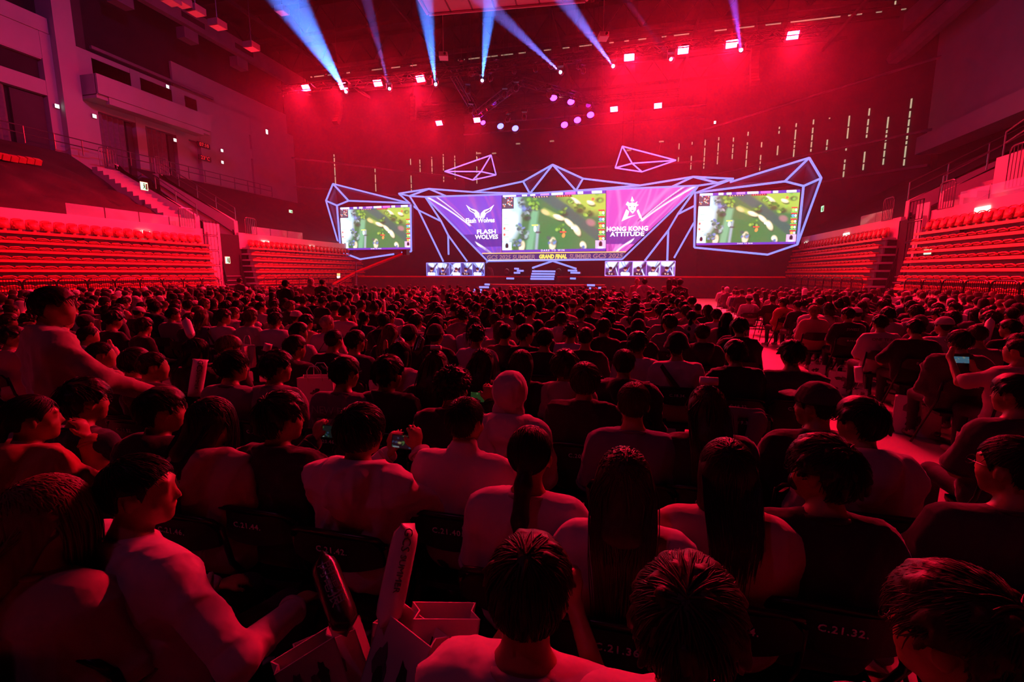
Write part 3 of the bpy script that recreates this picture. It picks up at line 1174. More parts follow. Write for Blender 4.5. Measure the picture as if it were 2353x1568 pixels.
def folded_seat():
    """a seat that lies folded on its deck: flat shell with a raised curved edge"""
    b = MB()
    b.prism([(-.2, -.2, .02), (.2, -.22, .02), (.24, -.15, .02), (.24, .15, .02), (.2, .22, .02), (-.2, .2, .02)], (0, 0, .07))
    b.tube([(.24, -.24, .03), (.25, -.2, .11), (.25, .08, .125), (.24, .2, .08), (.22, .25, .02)], .03, 6)
    b.tube([(-.15, -.24, .05), (.2, -.25, .05)], .025, 5)
    return b.mesh('folded_seat', 'seat', True)


US, FS_ = upright_seat(), folded_seat()


def stand(side, y0, y1, label, lamps, pitch=.52):
    X = SX0 if side < 0 else SX1
    n = 8
    zt = 3.78
    root = thing('folded_stand', label, 'grandstand', (X, 0, 0))
    s = -side          # towards the arena
    q = lambda dx: -side * dx
    for k in range(n):
        z = zt - .415 * k
        x = .09 * k * s
        m = MB()
        m.bb(x - s * 1.2, x + s * .1, y0, y1, z - .1, z)
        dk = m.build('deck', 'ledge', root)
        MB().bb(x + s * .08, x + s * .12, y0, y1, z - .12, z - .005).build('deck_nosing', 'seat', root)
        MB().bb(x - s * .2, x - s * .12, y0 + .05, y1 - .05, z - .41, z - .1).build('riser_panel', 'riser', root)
        for yb in np.arange(y0 + 1.5, y1, 3.2):
            if k == 0:
                MB().bb(x + s * .02, x + s * .16, yb, yb + .3, z - .22, z - .12).build('bracket', 'darker', root)
        cnt = int((y1 - y0 - .4) / pitch)
        for i in range(cnt):
            y = y0 + .3 + pitch * (i + .5)
            o = link('seat' if k == 0 else 'folded_seat', US if k == 0 else FS_, dk)
            o.location = (x - s * .25 if k == 0 else x - s * .12, y, z - (.3 if k == 0 else 0))
            if s < 0:
                o.rotation_euler = (0, 0, PI)
    MB().bb(X + s * .72, X + s * 1.75, y0, y1, 0, .55).build('front_walk', 'riser', root)
    # parapet behind the top row, a strip of glass on it
    MB().bb(-s * .75, -s * .55, y0 - .2, y1 + .2, zt - .1, zt + 1.02).build('parapet', 'parapet', root)
    for (a, b_) in lamps:
        MB().bb(-s * .55, -s * .49, a, a + .75, zt + b_, zt + b_ + .2).build('emergency_lamp', 'exitw', root)
    return root


stand(-1, 6.0, 24.2, 'folded telescopic grandstand with red seats nearest the tarpaulin', [(20.2, .35)])
stand(-1, 27.4, 41.5, 'folded telescopic grandstand behind the jib crane and hexagonal screen', [(29.2, .4), (34.5, .35)])
stand(1, 8.0, 25.4, 'folded telescopic grandstand with red seats under the sloping railing', [(22.0, .55), (24.6, -1.85)], .5)
stand(1, 28.2, 41.5, 'folded telescopic grandstand beyond the dark stair tower', [(33.5, .5), (40.2, .4)], .5)

# glass balustrades on the parapets
def glass_run(x, y0, y1, z, n, where):
    for i in range(n):
        a, b_ = y0 + (y1 - y0) * i / n, y0 + (y1 - y0) * (i + 1) / n
        o = MB().bb(x - .01, x + .01, a + .03, b_ - .03, z, z + .55).build('glass_balustrade', 'glass')
        tag(o, f'clear glass pane, {nth(i + 1)} on the parapet {where}', 'glass panel', 'glass panes on the parapets')


glass_run(SX0 - .65, 17, 24, 4.8, 4, 'below the tarpaulin')
glass_run(SX0 - .65, 28.5, 34, 4.8, 3, 'behind the crane side stair')
glass_run(SX1 + .65, 19, 24, 4.8, 3, 'above the red aisle side seats')
glass_run(SX1 + .65, 29, 32.5, 4.8, 2, 'beyond the dark stair tower')


# ---- upper tiers: steep rake under a dark tarpaulin on one side, bare dark rake beyond and opposite
def rake(name, side, y0, y1, m, label, cat, seed=0, wrinkle=0.0, z0=4.75, z1=9.6):
    xa, xb = (SX0 - .8, HX0 + .8) if side < 0 else (SX1 + .8, HX1 - .8)
    nx, ny = 28, 60
    r = np.random.RandomState(seed)
    K = r.normal(size=(9, 2)) * (1.0, .9)
    ph = r.uniform(0, 6, 9)
    vs, fs = [], []
    for i in range(nx + 1):
        for j in range(ny + 1):
            t, y = i / nx, y0 + (y1 - y0) * j / ny
            w = np.abs(np.sin(K @ (t * 9, y) + ph)).sum() / 9 - .63
            vs.append((xa + (xb - xa) * t, y, z0 + (z1 - z0) * t + wrinkle * w * math.sin(PI * min(t * 1.2, 1)) + .12 * math.sin(t * 40) * (wrinkle > 0) * 0))
    for i in range(nx):
        for j in range(ny):
            a = i * (ny + 1) + j
            f = (a, a + 1, a + ny + 2, a + ny + 1)
            fs.append(f if side > 0 else f[::-1])
    o = MB().add(vs, fs).build(name, m, smooth=True)
    tag(o, label, cat)
    return o


rake('tarpaulin', -1, -2, 23.0, 'tarp', 'dark wrinkled tarpaulin covering the upper seats beside the stairs', 'tarpaulin', 3, 1.25)
rake('seat_cover', -1, 27.0, 46, 'darker', 'black seat cover over the upper tier beyond the stair block', 'seat cover', 4, .15)
rake('seat_cover', 1, -2, 24.0, 'darker', 'black seat cover over the upper tier above the railings', 'seat cover', 5, .15)
rake('seat_cover', 1, 27.5, 46, 'darker', 'black seat cover over the upper tier near the hexagonal screen', 'seat cover', 6, .15)
b = MB()
for i, (y, ln) in enumerate([(16.7 + .33 * k, .3) for k in range(9)]):
    b.box((HX0 + 3.9 + .02 * i, y, 8.05 + .03 * math.sin(i)), (.25, ln, .3), Matrix.Rotation(.5, 3, 'Y'))
tag(b.build('seat_row', 'seat'), 'row of red seat backs showing through a gap in the tarpaulin', 'seats', kind='stuff')


def rail(name, pts, parent, r=.03, h=1.0, m='steel', mid=True):
    for k in ((1.0, .55) if mid else (1.0,)):
        MB().tube([Vector(p) + Vector((0, 0, h * k)) for p in pts], r, 6).build('rail', m, parent)
    for p, q in zip(pts[:-1], pts[1:]):
        d = (Vector(q) - Vector(p)).length
        for i in range(max(1, int(d / 1.5)) + 1):
            v = Vector(p).lerp(Vector(q), i / max(1, int(d / 1.5)))
            MB().tube([v, v + Vector((0, 0, h))], r, 6).build('post', m, parent)


def gate(loc, rz, label, w=1.0, h=1.15, n=6, group=None):
    """round-cornered barred gate"""
    t = thing('barred_gate', label, 'gate', loc, rz, group)
    c = .18
    MB().tube([(-w / 2, 0, 0), (-w / 2, 0, h - c), (-w / 2 + c * .3, 0, h - c * .3), (-w / 2 + c, 0, h), (w / 2 - c, 0, h), (w / 2 - c * .3, 0, h - c * .3), (w / 2, 0, h - c), (w / 2, 0, 0)], .03, 6, closed=True).build('gate_frame', 'steel', t)
    for i in range(1, n):
        x = -w / 2 + w * i / n
        MB().tube([(x, 0, .02), (x, 0, h - .02)], .014, 5).build('bar', 'steel', t)
    return t


def vomitory(side, y0, y1, labels):
    """the stair block between two stands: side walls, steps, railings, gates, exit signs"""
    xa, xb = (SX0 - .8, HX0 + 3.0) if side < 0 else (SX1 + .8, HX1 - 3.0)
    s = -side
    t = thing('stair_block', labels[0], 'stairs', (0, 0, 0))
    for y in (y0, y1):
        MB().prism([(xa, y - .15, 3.8), (xb, y - .15, 7.9), (xb, y - .15, 9.1), (xb - side * -.6, y - .15, 9.1), (xa, y - .15, 5.6)], (0, .3, 0)).build('side_wall', 'parapet', t)
    n = 14
    for i in range(n):
        k = i / n
        x = xa + (xb - xa) * k
        x2 = xa + (xb - xa) * (i + 1) / n
        MB().bb(x, x2, y0 - 1.5, y0 - .15, 4.2, 4.85 + (8.6 - 4.85) * (i + 1) / n).build('step', 'ledge', t)
    rail('rail', [(xa, y1, 5.6), (xb, y1, 9.0)], t, h=.9)
    rail('rail', [(xa - side * .0, y0, 5.55), ((xa + xb) / 2, y0, 7.4)], t, h=.75, mid=False)
    ym = y0 + (y1 - y0) * .42
    MB().bb(xa + s * .3, xa + s * .35, y0 + .1, ym, 0, 5.2).build('back_panel', 'parapet', t)
    MB().bb(xa + s * .2, xa + s * .25, ym, y1, 0, 4.6).build('dark_panel', 'darker', t)
    MB().bb(xa - side * 0, xa + s * .5, y0 + .2, y0 + .5, 3.2, 4.6).build('end_pier', 'parapet', t)
    gate((xa + s * .4, y0 - 1.1, 4.75), PI / 2, labels[1])
    gate((xa + s * .4, y1 + .9, 4.75), PI / 2, labels[2])
    gate((xb - side * .3, y0 - .7, 8.75), PI / 2, labels[3])
    gate((xb - side * .9, y1 - .6, 8.9), PI / 2, labels[4])
    # dark open stair with handrails in front, in the gap between the folded stands
    st = thing('access_stair', labels[5], 'stairs', (0, 0, 0))
    xs = xa - s * .4
    for i in range(12):
        MB().bb(xs + s * (.75 - .06 * i), xs + s * (1.0 - .06 * i), ym, y1 - .2, .3 * (i + 1) - .06, .3 * (i + 1)).build('tread', 'riser', st)
    for y in (ym, y1 - .2):
        for h in (.0, .35, .7, 1.05):
            MB().tube([(xs + s * 1.0, y, .3 + h), (xs + s * .3, y, 3.9 + h)], .035, 6).build('handrail', 'blacksteel', st)
        for k in range(5):
            p = Vector((xs + s * 1.0, y, .0)).lerp(Vector((xs + s * .3, y, 3.6)), k / 4)
            MB().tube([p, p + Vector((0, 0, 1.4))], .035, 6).build('baluster', 'blacksteel', st)
    for k in range(5):
        z = .6 + k * .95
        MB().tube([(xs + s * 1.3, y0 - .5, z), (xs + s * 1.3, y0 - .5, z + .86), (xs + s * 1.3, y0 + .5, z + .86), (xs + s * 1.3, y0 + .5, z)], .03, 6, closed=True).build('guard', 'blacksteel', st)
        for j in range(1, 4):
            MB().tube([(xs + s * 1.3, y0 - .5 + .25 * j, z), (xs + s * 1.3, y0 - .5 + .25 * j, z + .86)], .014, 4).build('guard_bar', 'blacksteel', st)


vomitory(-1, 24.3, 27.3, ['pale stair block with a sloping wall beside the tarpaulin', 'barred gate at the foot of the stairs beside the tarpaulin', 'barred gate over the dark access stair beside the jib crane', 'barred gate at the head of the stairs above the tarpaulin', 'second barred gate at the head of the stairs over the exit sign', 'black access stair between the two folded stands near the jib crane'])
vomitory(1, 25.5, 28.1, ['pale stair block behind the dark stair tower', 'barred gate standing up beside the red top seats', 'barred gate behind the glass beside the dark stair tower', 'barred gate at the upper landing far above the red seats', 'small barred gate beside the upper landing', 'dark stair tower with black rails between the two folded stands'])
# right upper landing with railings
t = thing('landing', 'red lit landing with railings at the picture edge above the glass', 'landing')
p0, p1 = at(2290, 410, X=SX1 + 1.6), at(2353, 350, X=SX1 + 1.6)
MB().bb(SX1 + 1.5, SX1 + 4, p1.y - 4, p0.y, 4.7, p0.z + .8).build('landing_wall', 'parapet', t)
rail('rail', [(SX1 + 1.7, p0.y, p0.z + .8), (SX1 + 1.7, p1.y - 4, p0.z + .8 + (p0.y - p1.y + 4) * .28)], t)
gate((SX1 + 1.3, p0.y - 1.8, 5.2), PI / 2, 'barred gate leaning on the landing wall at the picture edge', 1.6, 1.6, 9)
# walkway rails before the facade
t = thing('walkway_rail', 'long low steel rail along the walkway under the curtained windows', 'railing')
rail('rail', [(HX0 + 1.4, 4, 9.55), (HX0 + 1.4, 40, 9.55)], t, .035, .95)


def sign(px, py, X, w, h, m, label, cat='exit sign', name='exit_sign', pict=True, Y=None):
    p = at(px, py, X=X) if X is not None else at(px, py, Y=Y)
    s = 1 if p.x < 0 else -1
    if X is None:
        t = thing(name, label, cat, p, 0)
    else:
        t = thing(name, label, cat, p, PI / 2 * s)
    MB().bb(-w / 2 - .02, w / 2 + .02, .0, .05, -h / 2 - .02, h / 2 + .02).build('case', 'white', t)
    fc = MB().bb(-w / 2, w / 2, -.012, .0, -h / 2, h / 2).build('face', m, t)
    if pict:
        b = MB()
        b.lathe([(0.001, -.005), (h * .09, -.005), (h * .09, .005), (0.001, .005)], 8, (-.02 * w, -.018, h * .28), Matrix.Rotation(PI / 2, 3, 'X'))
        b.tube([(-.02 * w, -.018, h * .17), (0, -.018, -h * .1)], h * .06, 5)
        b.tube([(0, -.018, -h * .1), (.14 * w, -.018, -h * .22), (.12 * w, -.018, -h * .4)], h * .045, 5)
        b.tube([(0, -.018, -h * .1), (-.1 * w, -.018, -h * .26), (-.22 * w, -.018, -h * .28)], h * .045, 5)
        b.tube([(.14 * w, -.018, .0), (-.02 * w, -.018, h * .12), (-.16 * w, -.018, h * .02)], h * .04, 5)
        b.bb(.2 * w, .42 * w, -.018, -.013, -h * .42, h * .36)
        b.build('running_figure', 'ink', fc)
    return t


sign(331, 428, SX0 - 2.0, .42, .45, 'exitg', 'green exit sign on the sloping wall over the stairs')
sign(523, 598, SX0 - .2, .36, .44, 'exitg', 'green exit sign behind the black access stair')
sign(668, 486, SX0 - 2.5, .4, .22, 'exitg', 'dim green exit sign above the stand behind the crane')
sign(1890, 480, SX1 + 2.5, .5, .45, 'exitg', 'green exit sign beside the hexagonal screen')
sign(2132, 577, SX1 - .2, .5, .28, 'exitg', 'green exit sign beside the dark stair tower', pict=False)
for px, py, lab in ((131, 244, 'white emergency lamp at the column by the dark window band'), (217, 267, 'white emergency lamp by the small windows under the balcony'), (385, 199, 'white emergency lamp in the dark recess over the balcony'), (402, 322, 'white emergency lamp over the curtain under the balcony end'), (511, 373, 'small white emergency lamp below the red clock'), (510, 346, 'small white emergency lamp beside the red clock')):
    sign(px, py, HX0 + .15, .22, .22, 'exitw', lab, 'lamp', 'emergency_lamp', False)
sign(613, 303, HX0 + .15, .25, .42, 'exitw', 'upright white lamp on the far pale wall', 'lamp', 'emergency_lamp', False)
for px, py, s_, lab in ((472, 364, '23°C', 'red LED temperature reading on the far pale wall'), (469, 334, '07:10', 'red LED clock above the temperature reading')):
    p = at(px, py, X=HX0 + .2)
    o = thing('led_display', lab, 'display', p, PI / 2)
    MB().bb(-.6, .6, .02, .1, -.2, .2).build('case', 'dark', o)
    text('digits', s_, .42, 'redled', o, FACE, .005)
# ---------------------------------------------------------------- the stage
def screen_mat(name, k):
    m = bpy.data.materials.new(name)
    m.use_nodes = True
    nt = m.node_tree
    b = nt.nodes['Principled BSDF']
    b.inputs['Base Color'].default_value = (.01, .01, .01, 1)
    b.inputs['Roughness'].default_value = .5
    a = nt.nodes.new('ShaderNodeVertexColor')
    a.layer_name = 'tint'
    nt.links.new(a.outputs['Color'], b.inputs['Emission Color'])
    b.inputs['Emission Strength'].default_value = k
    M[name] = m


screen_mat('screen', L['screen'])
screen_mat('phone_screen', .35)
M['lit_white'] = glow('screen_white', (1, .95, 1), 1.6)
M['lit_yellow'] = glow('screen_yellow', (1, .8, .12), 1.3)
M['lit_outline'] = glow('screen_outline', (.75, .45, .55), .55)
M['lit_orange'] = glow('screen_orange', (1, .55, .2), 1.5)
M['lit_ribbon'] = glow('screen_ribbon', (.03, .02, .12), 1.0)
M['lit_band'] = glow('screen_band', (.045, .03, .22), 1.0)
lin = lambda c: tuple(((x / 255) / 12.92 if x <= 10 else (((x / 255) + .055) / 1.055) ** 2.4) for x in c)


class Canvas:
    def __init__(s, w, h, base):
        s.w, s.h, s.gain = w, h, 1.0
        s.a = np.zeros((h, w, 3)) + lin(base)
        yy, xx = np.mgrid[0:h, 0:w]
        s.x, s.y = (xx + .5) / w, (yy + .5) / h          # y down

    def put(s, m, c, k=1.0):
        m = np.clip(m, 0, 1)[..., None] * k
        s.a = s.a * (1 - m) + np.array(lin(c)) * m

    def rect(s, x0, y0, x1, y1, c, k=1.0):
        s.put(((s.x >= x0) & (s.x <= x1) & (s.y >= y0) & (s.y <= y1)).astype(float), c, k)

    def blob(s, x, y, rx, ry, c, rot=0, soft=.15, k=1.0):
        dx, dy = (s.x - x) * s.w / s.h, s.y - y
        u = dx * math.cos(rot) + dy * math.sin(rot)
        v = -dx * math.sin(rot) + dy * math.cos(rot)
        d = np.sqrt((u / rx) ** 2 + (v / ry) ** 2)
        s.put((1 - d) / soft, c, k)

    def line(s, x0, y0, x1, y1, wd, c, k=1.0, soft=.5):
        ax, ay, bx, by = x0 * s.w / s.h, y0, x1 * s.w / s.h, y1
        px, py = s.x * s.w / s.h, s.y
        L2 = (bx - ax) ** 2 + (by - ay) ** 2
        t = np.clip(((px - ax) * (bx - ax) + (py - ay) * (by - ay)) / L2, 0, 1)
        d = np.hypot(px - ax - t * (bx - ax), py - ay - t * (by - ay))
        s.put((wd - d) / (wd * soft), c, k)

    def mesh(s, name, quad, m='screen'):
        """the picture on a grid stretched over four corners (tl, tr, br, bl)"""
        tl, tr, br, bl = [np.array(q, float) for q in quad]
        h, w = s.h, s.w
        u = np.linspace(0, 1, w)[None, :, None]
        v = np.linspace(0, 1, h)[:, None, None]
        P = (tl * (1 - u) + tr * u) * (1 - v) + (bl * (1 - u) + br * u) * v
        i = np.arange(h * w).reshape(h, w)
        q = np.stack([i[:-1, :-1], i[1:, :-1], i[1:, 1:], i[:-1, 1:]], -1).reshape(-1, 4)
        t = np.concatenate([np.minimum(s.a * s.gain, 1.6).reshape(-1, 3), np.ones((h * w, 1))], 1)
        return np_mesh(name, P.reshape(-1, 3), q, [m], None, False, t)


def game_picture():
    c = Canvas(184, 104, (34, 98, 62))
    r = random.Random(4)
    c.blob(.9, .12, .75, .32, (128, 160, 66), .25, soft=.5)
    c.blob(.5, .8, .5, .4, (18, 100, 58), soft=.5)
    c.blob(.02, .42, .34, .5, (205, 226, 250), soft=.45)
    c.blob(.13, .2, .2, .2, (150, 190, 215), soft=.6)
    c.line(.4, .02, .62, .3, .1, (24, 84, 84), .95, .4)
    c.line(.62, .3, .98, .82, .1, (22, 80, 78), .95, .4)
    c.line(.33, .3, .27, 1, .09, (86, 150, 120), .9, .6)
    c.line(.36, .55, .34, .95, .04, (150, 165, 190), .6, .8)
    c.line(.42, .3, .55, .42, .06, (140, 165, 84), .8, .7)
    c.blob(.43, .33, .1, .05, (186, 170, 120), .5, .6)
    c.blob(.86, .52, .1, .07, (120, 100, 105), .4, .5)
    for x, y, rx, ry, a in ((.56, .42, .12, .05, .35), (.66, .52, .13, .05, .75), (.73, .64, .06, .12, -.5), (.5, .86, .07, .13, .1), (.79, .9, .06, .09, -.3), (.72, .16, .12, .04, .6), (.86, .2, .08, .04, .3), (.2, .9, .06, .12, .2)):
        c.blob(x + .01, y + .03, rx, ry, (20, 50, 45), a, .4, .7)
        c.blob(x, y, rx, ry, (196, 186, 158), a, .35)
        c.blob(x - .012, y - .02, rx * .7, ry * .5, (226, 220, 198), a, .6)
    for x, y, n, pal in ((.19, .16, 10, 0), (.25, .26, 12, 1), (.3, .14, 10, 2), (.24, .38, 9, 0), (.19, .56, 8, 1), (.22, .7, 12, 0), (.16, .82, 10, 1), (.11, .95, 8, 2), (.33, .22, 8, 2), (.5, .8, 6, 1), (.58, .6, 8, 2), (.6, .33, 6, 2), (.75, .28, 9, 2), (.84, .34, 9, 2), (.8, .95, 5, 1), (.93, .12, 7, 2), (.66, .12, 6, 2)):
        cols = ([(46, 84, 74), (86, 122, 132), (120, 150, 158), (36, 66, 70)], [(60, 96, 150), (90, 120, 170), (40, 74, 86), (70, 110, 90)], [(44, 108, 44), (84, 146, 58), (36, 84, 40), (110, 160, 70)])[pal]
        c.blob(x + .01, y + .04, .09, .06, (16, 44, 42), 0, .6, .8)
        for k in range(n):
            c.blob(x + r.uniform(-.04, .04), y + r.uniform(-.06, .06), r.uniform(.025, .05), r.uniform(.02, .04), r.choice(cols), r.uniform(-1, 1), .5, .9)
    c.blob(.33, .6, .03, .06, (205, 220, 235), 0, .4)
    c.blob(.36, .66, .06, .02, (30, 34, 50), 0, .4, .8)
    c.blob(.605, .72, .03, .045, (235, 130, 70), .3, .4)
    c.blob(.69, .6, .03, .025, (225, 230, 235), 0, .4)
    c.blob(.88, .14, .03, .03, (226, 90, 70), 0, .4)
    c.rect(.3, .53, .36, .545, (240, 225, 90))
    c.rect(.57, .655, .63, .67, (230, 60, 60))
    # map, portraits, bars: plain generic panels
    c.rect(0, .05, .12, .25, (60, 60, 75))
    for k in range(26):
        c.blob(r.uniform(.01, .11), r.uniform(.06, .24), .012, .012, r.choice([(220, 60, 60), (230, 150, 60), (130, 200, 220), (190, 190, 200)]), 0, .4)
    c.rect(0, 0, 1, .055, (70, 50, 150))
    c.rect(.01, .008, .14, .045, (235, 230, 250))
    for x0, x1, col in ((.2, .25, (235, 235, 255)), (.28, .33, (230, 220, 250)), (.38, .47, (160, 120, 220)), (.49, .6, (250, 250, 255)), (.62, .72, (225, 90, 180)), (.74, .79, (250, 240, 255)), (.87, .96, (250, 250, 255))):
        c.rect(x0, .006, x1, .05, col)
    c.rect(.3, .055, .47, .085, (40, 45, 80))
    c.rect(.53, .055, .68, .085, (120, 25, 40))
    for k in range(6):
        c.blob(.32 + .025 * k, .07, .01, .01, (230, 200, 120), 0, .4)
        c.blob(.55 + .022 * k, .07, .01, .01, (250, 150, 110), 0, .4)
    for k in range(5):
        y = .37 + .105 * k
        c.blob(.025, y, .025, .03, r.choice([(200, 90, 70), (220, 150, 80), (170, 190, 210)]), 0, .3)
        c.blob(.06, y, .02, .025, (235, 235, 245), 0, .3)
        c.blob(.95, y, .03, .03, r.choice([(150, 200, 90), (230, 160, 70), (90, 150, 210)]), 0, .3)
        c.blob(.975, y, .02, .025, (240, 240, 245), 0, .3)
        c.rect(.93, y - .05, .99, y - .035, (200, 40, 50))
        c.rect(.01, y + .035, .07, y + .045, (120, 210, 90))
        c.rect(.93, y + .035, .99, y + .045, (120, 210, 90))
    for x0 in (0, .9):
        c.rect(x0, .82, x0 + .1, .955, (180, 205, 225) if x0 == 0 else (190, 150, 190))
        c.blob(x0 + .05, .88, .035, .06, (25, 22, 30), 0, .3)
        c.blob(x0 + .05, .94, .05, .025, (230, 225, 235), 0, .3)
    c.rect(0, .955, 1, 1, (75, 45, 150))
    return c


def team_picture(cols, flip):
    c = Canvas(90, 70, cols[0])
    r = random.Random(9 if flip else 3)
    for k in range(14):
        x = r.uniform(0, 1)
        c.line(x, 0, x + r.uniform(-.3, .3), 1, r.uniform(.02, .07), r.choice(cols[1:4]), r.uniform(.25, .5), .9)
    c.blob(.5 if flip else .6, .35, .35, .35, cols[1], 0, .9, .35)
    e = 1 if flip else 0
    c.line(abs(e - .02), 0, abs(e - .33), .5, .025, (250, 245, 255), 1, .5)
    c.line(abs(e - .09), 0, abs(e - .4), .5, .03, cols[4], .8, .6)
    c.line(abs(e - .14), 0, abs(e - .36), .5, .018, (245, 235, 255), .9, .6)
    c.rect(0, .66, 1, .87, (62, 44, 150), .85)
    c.line(abs(e - .5), 1.0, abs(e - .2), .82, .05, (250, 248, 255), .95, .5)
    for k in range(4):
        x = r.uniform(.3, 1) if not flip else r.uniform(0, .7)
        c.blob(x, .96, .2, .08, cols[2 + k % 3], r.uniform(-.6, .6), .3, .5)
    return c


YM = 43.0
stagefit = lambda pts, Y: [at(px, py, Y=Y) for px, py in pts]
game = game_picture()
game.gain = 1.3
q = stagefit([(1154, 447), (1392, 437), (1392, 577), (1154, 581)], YM)
ms = thing('main_screen', 'central LED wall with the bright green game picture', 'screen', q[3])
off = Vector(q[3])
MB().prism([p + Vector((0, .06, 0)) for p in q], (0, .35, 0)).build('panel_back', 'black').parent = ms
for o in ms.children:
    o.location = -off
o = link('picture', game.mesh('picture', [p - off for p in q]), ms)
o = text('lettering', 'DARE TO WIN', .26, 'lit_white', ms, Matrix.Translation((at(1270, 575.5, Y=YM - .05) - off)) @ FACE, .01, spacing=1.4)


def side_screen(pts, Y, label):
    q = stagefit(pts, Y)
    t = thing('side_screen', label, 'screen', q[3])
    w, h = (q[1] - q[0]).length, (q[0] - q[3]).length
    c = [Vector((0, 0, h)), Vector((w, 0, h)), Vector((w, 0, 0)), Vector((0, 0, 0))]
    MB().bb(-.12, w + .12, .05, .4, -.12, h + .12).build('cabinet', 'black', t)
    o = link('picture', game.mesh('picture', c), t)
    text('lettering', 'DARE TO WIN', h * .032, 'lit_white', t, Matrix.Translation((w / 2, -.03, h * .022)) @ FACE, .01, spacing=1.4)
    return t


side_screen([(780, 477), (942, 470), (944, 572), (786, 575)], 40.0, 'LED screen in the hexagonal neon frame beside the jib crane')
side_screen([(1602, 445), (1834, 433), (1829, 557), (1600, 564)], 39.5, 'LED screen in the large hexagonal neon frame beside the emergency signs')

# team panels
for pts, cols, flip, lab in (
        ([(979, 453.5), (1153, 447.5), (1153, 583), (1106, 584.5)], [(105, 75, 215), (150, 120, 230), (90, 60, 190), (175, 95, 200), (120, 70, 170)], False, 'purple team panel with white wing emblem and Flash Wolves lettering'),
        ([(1393, 437), (1602, 428), (1439, 579), (1393, 578)], [(205, 85, 200), (235, 130, 220), (185, 70, 190), (240, 170, 235), (150, 40, 150)], True, 'pink team panel with white mask emblem and Hong Kong Attitude lettering')):
    q = stagefit(pts, YM)
    t = thing('team_panel', lab, 'screen', q[3])
    o0 = Vector(q[3])
    # the right panel tapers to the left, so its grid is written from the corner quad
    tp = team_picture(cols, flip)
    tp.gain = .7
    link('picture', tp.mesh('picture', [p - o0 for p in q]), t)
    MB().prism([p - o0 + Vector((0, .06, 0)) for p in q], (0, .3, 0)).build('panel_back', 'black', t)
    P = lambda px, py: at(px, py, Y=YM - .06) - o0
    if not flip:
        k = YM / FPX
        text('lettering', 'Flash Wolves', .62, 'lit_white', t, Matrix.Translation(P(1103, 507)) @ FACE, .01, outline=.016, fit=2.9)
        text('lettering', 'FLASH', .56, 'lit_white', t, Matrix.Translation(P(1117.5, 533)) @ FACE, .01, outline=.018, fit=1.9)
        text('lettering', 'WOLVES', .56, 'lit_white', t, Matrix.Translation(P(1118, 545)) @ FACE, .01, outline=.018, fit=2.32)
        for sgn in (1, -1):
            cx = 1103
            b = MB()
            for poly in ([(0, 501), (2, 490), (9, 483), (21, 479), (32.5, 470.5), (24, 485), (12, 492), (5, 501)],
                         [(7, 501), (10, 494), (14, 491), (11, 497), (9.5, 501)]):
                b.prism([P(cx + sgn * x, y) for x, y in poly], (0, .02, 0))
            b.build('wing', 'lit_white', t)
            c = MB()
            c.prism([P(cx + sgn * x, y) - Vector((0, .02, 0)) for x, y in ((10, 488), (20, 482), (26, 477.5), (22, 484), (13, 489))], (0, .015, 0))
            c.build('wing_slot', glow('wing_slot', (.16, .08, .55), 1.0), t)
    else:
        text('lettering', 'HONG KONG', .56, 'lit_white', t, Matrix.Translation(P(1441, 526.5)) @ FACE, .01, outline=.018, fit=3.6)
        text('lettering', 'ATTITUDE', .52, 'lit_white', t, Matrix.Translation(P(1441, 538.5)) @ FACE, .01, outline=.018, fit=2.98)
        b = MB()
        for poly in ([(1452.5, 451), (1457.5, 462), (1452.5, 464), (1449, 462)],
                     [(1439, 481), (1428, 509), (1461, 494), (1442, 498), (1446, 486)],
                     [(1463, 485), (1467, 480.5), (1478, 508), (1470, 501)],
                     [(1442, 463), (1447, 467), (1452.5, 465), (1459, 467), (1465, 462), (1463, 469), (1468, 471), (1462, 475), (1461, 483), (1454, 491), (1450, 488), (1444, 480), (1443, 474), (1438, 470)]):
            b.prism([P(x, y) for x, y in poly], (0, .02, 0))
        b.build('emblem', 'lit_white', t)
        c = MB()
        for poly in ([(1446, 473), (1451, 475), (1447, 477)], [(1460, 473), (1455, 475), (1459, 477)], [(1450, 483), (1457, 483), (1453.5, 486)]):
            c.prism([P(x, y) - Vector((0, .02, 0)) for x, y in poly], (0, .015, 0))
        c.build('emblem_mark', glow('emblem_mark', (.45, .25, .6), 1.0), t)  # small violet triangles on the white mask

# ribbon screen under the wall
q = stagefit([(1110, 584), (1437, 579.5), (1428, 596), (1124, 599)], YM - .3)
t = thing('ribbon_screen', 'narrow LED ribbon with event lettering under the main wall', 'screen', q[3])
o0 = Vector(q[3])
MB().prism([p - o0 for p in q], (0, .3, 0)).build('band', 'lit_band', t)
P = lambda px, py: at(px, py, Y=YM - .36) - o0
for px0, px1, py0, py1, m in ((1108, 1438, 582.5, 579, 'lit_orange'), (1122, 1430, 598.5, 595.5, 'lit_white')):
    MB().tube([P(px0, py0), P(px1, py1)], .05, 5).build('edge_light', m, t)
for s_, px, py, m, sz, sx in (('GCS 2025 SUMMER', 1173, 591.5, 'lit_outline', .55, 4.72), ('GRAND FINAL', 1270, 590, 'lit_yellow', .5, 2.61), ('SUMMER', 1333, 589.5, 'lit_outline', .55, 1.99), ('GCS 2025', 1396, 588.5, 'lit_outline', .55, 2.65)):
    text('lettering', s_, sz, m, t, Matrix.Translation(P(px, py)) @ FACE, .01, fit=sx, shear=.12, outline=.03 if m == 'lit_yellow' else .012)


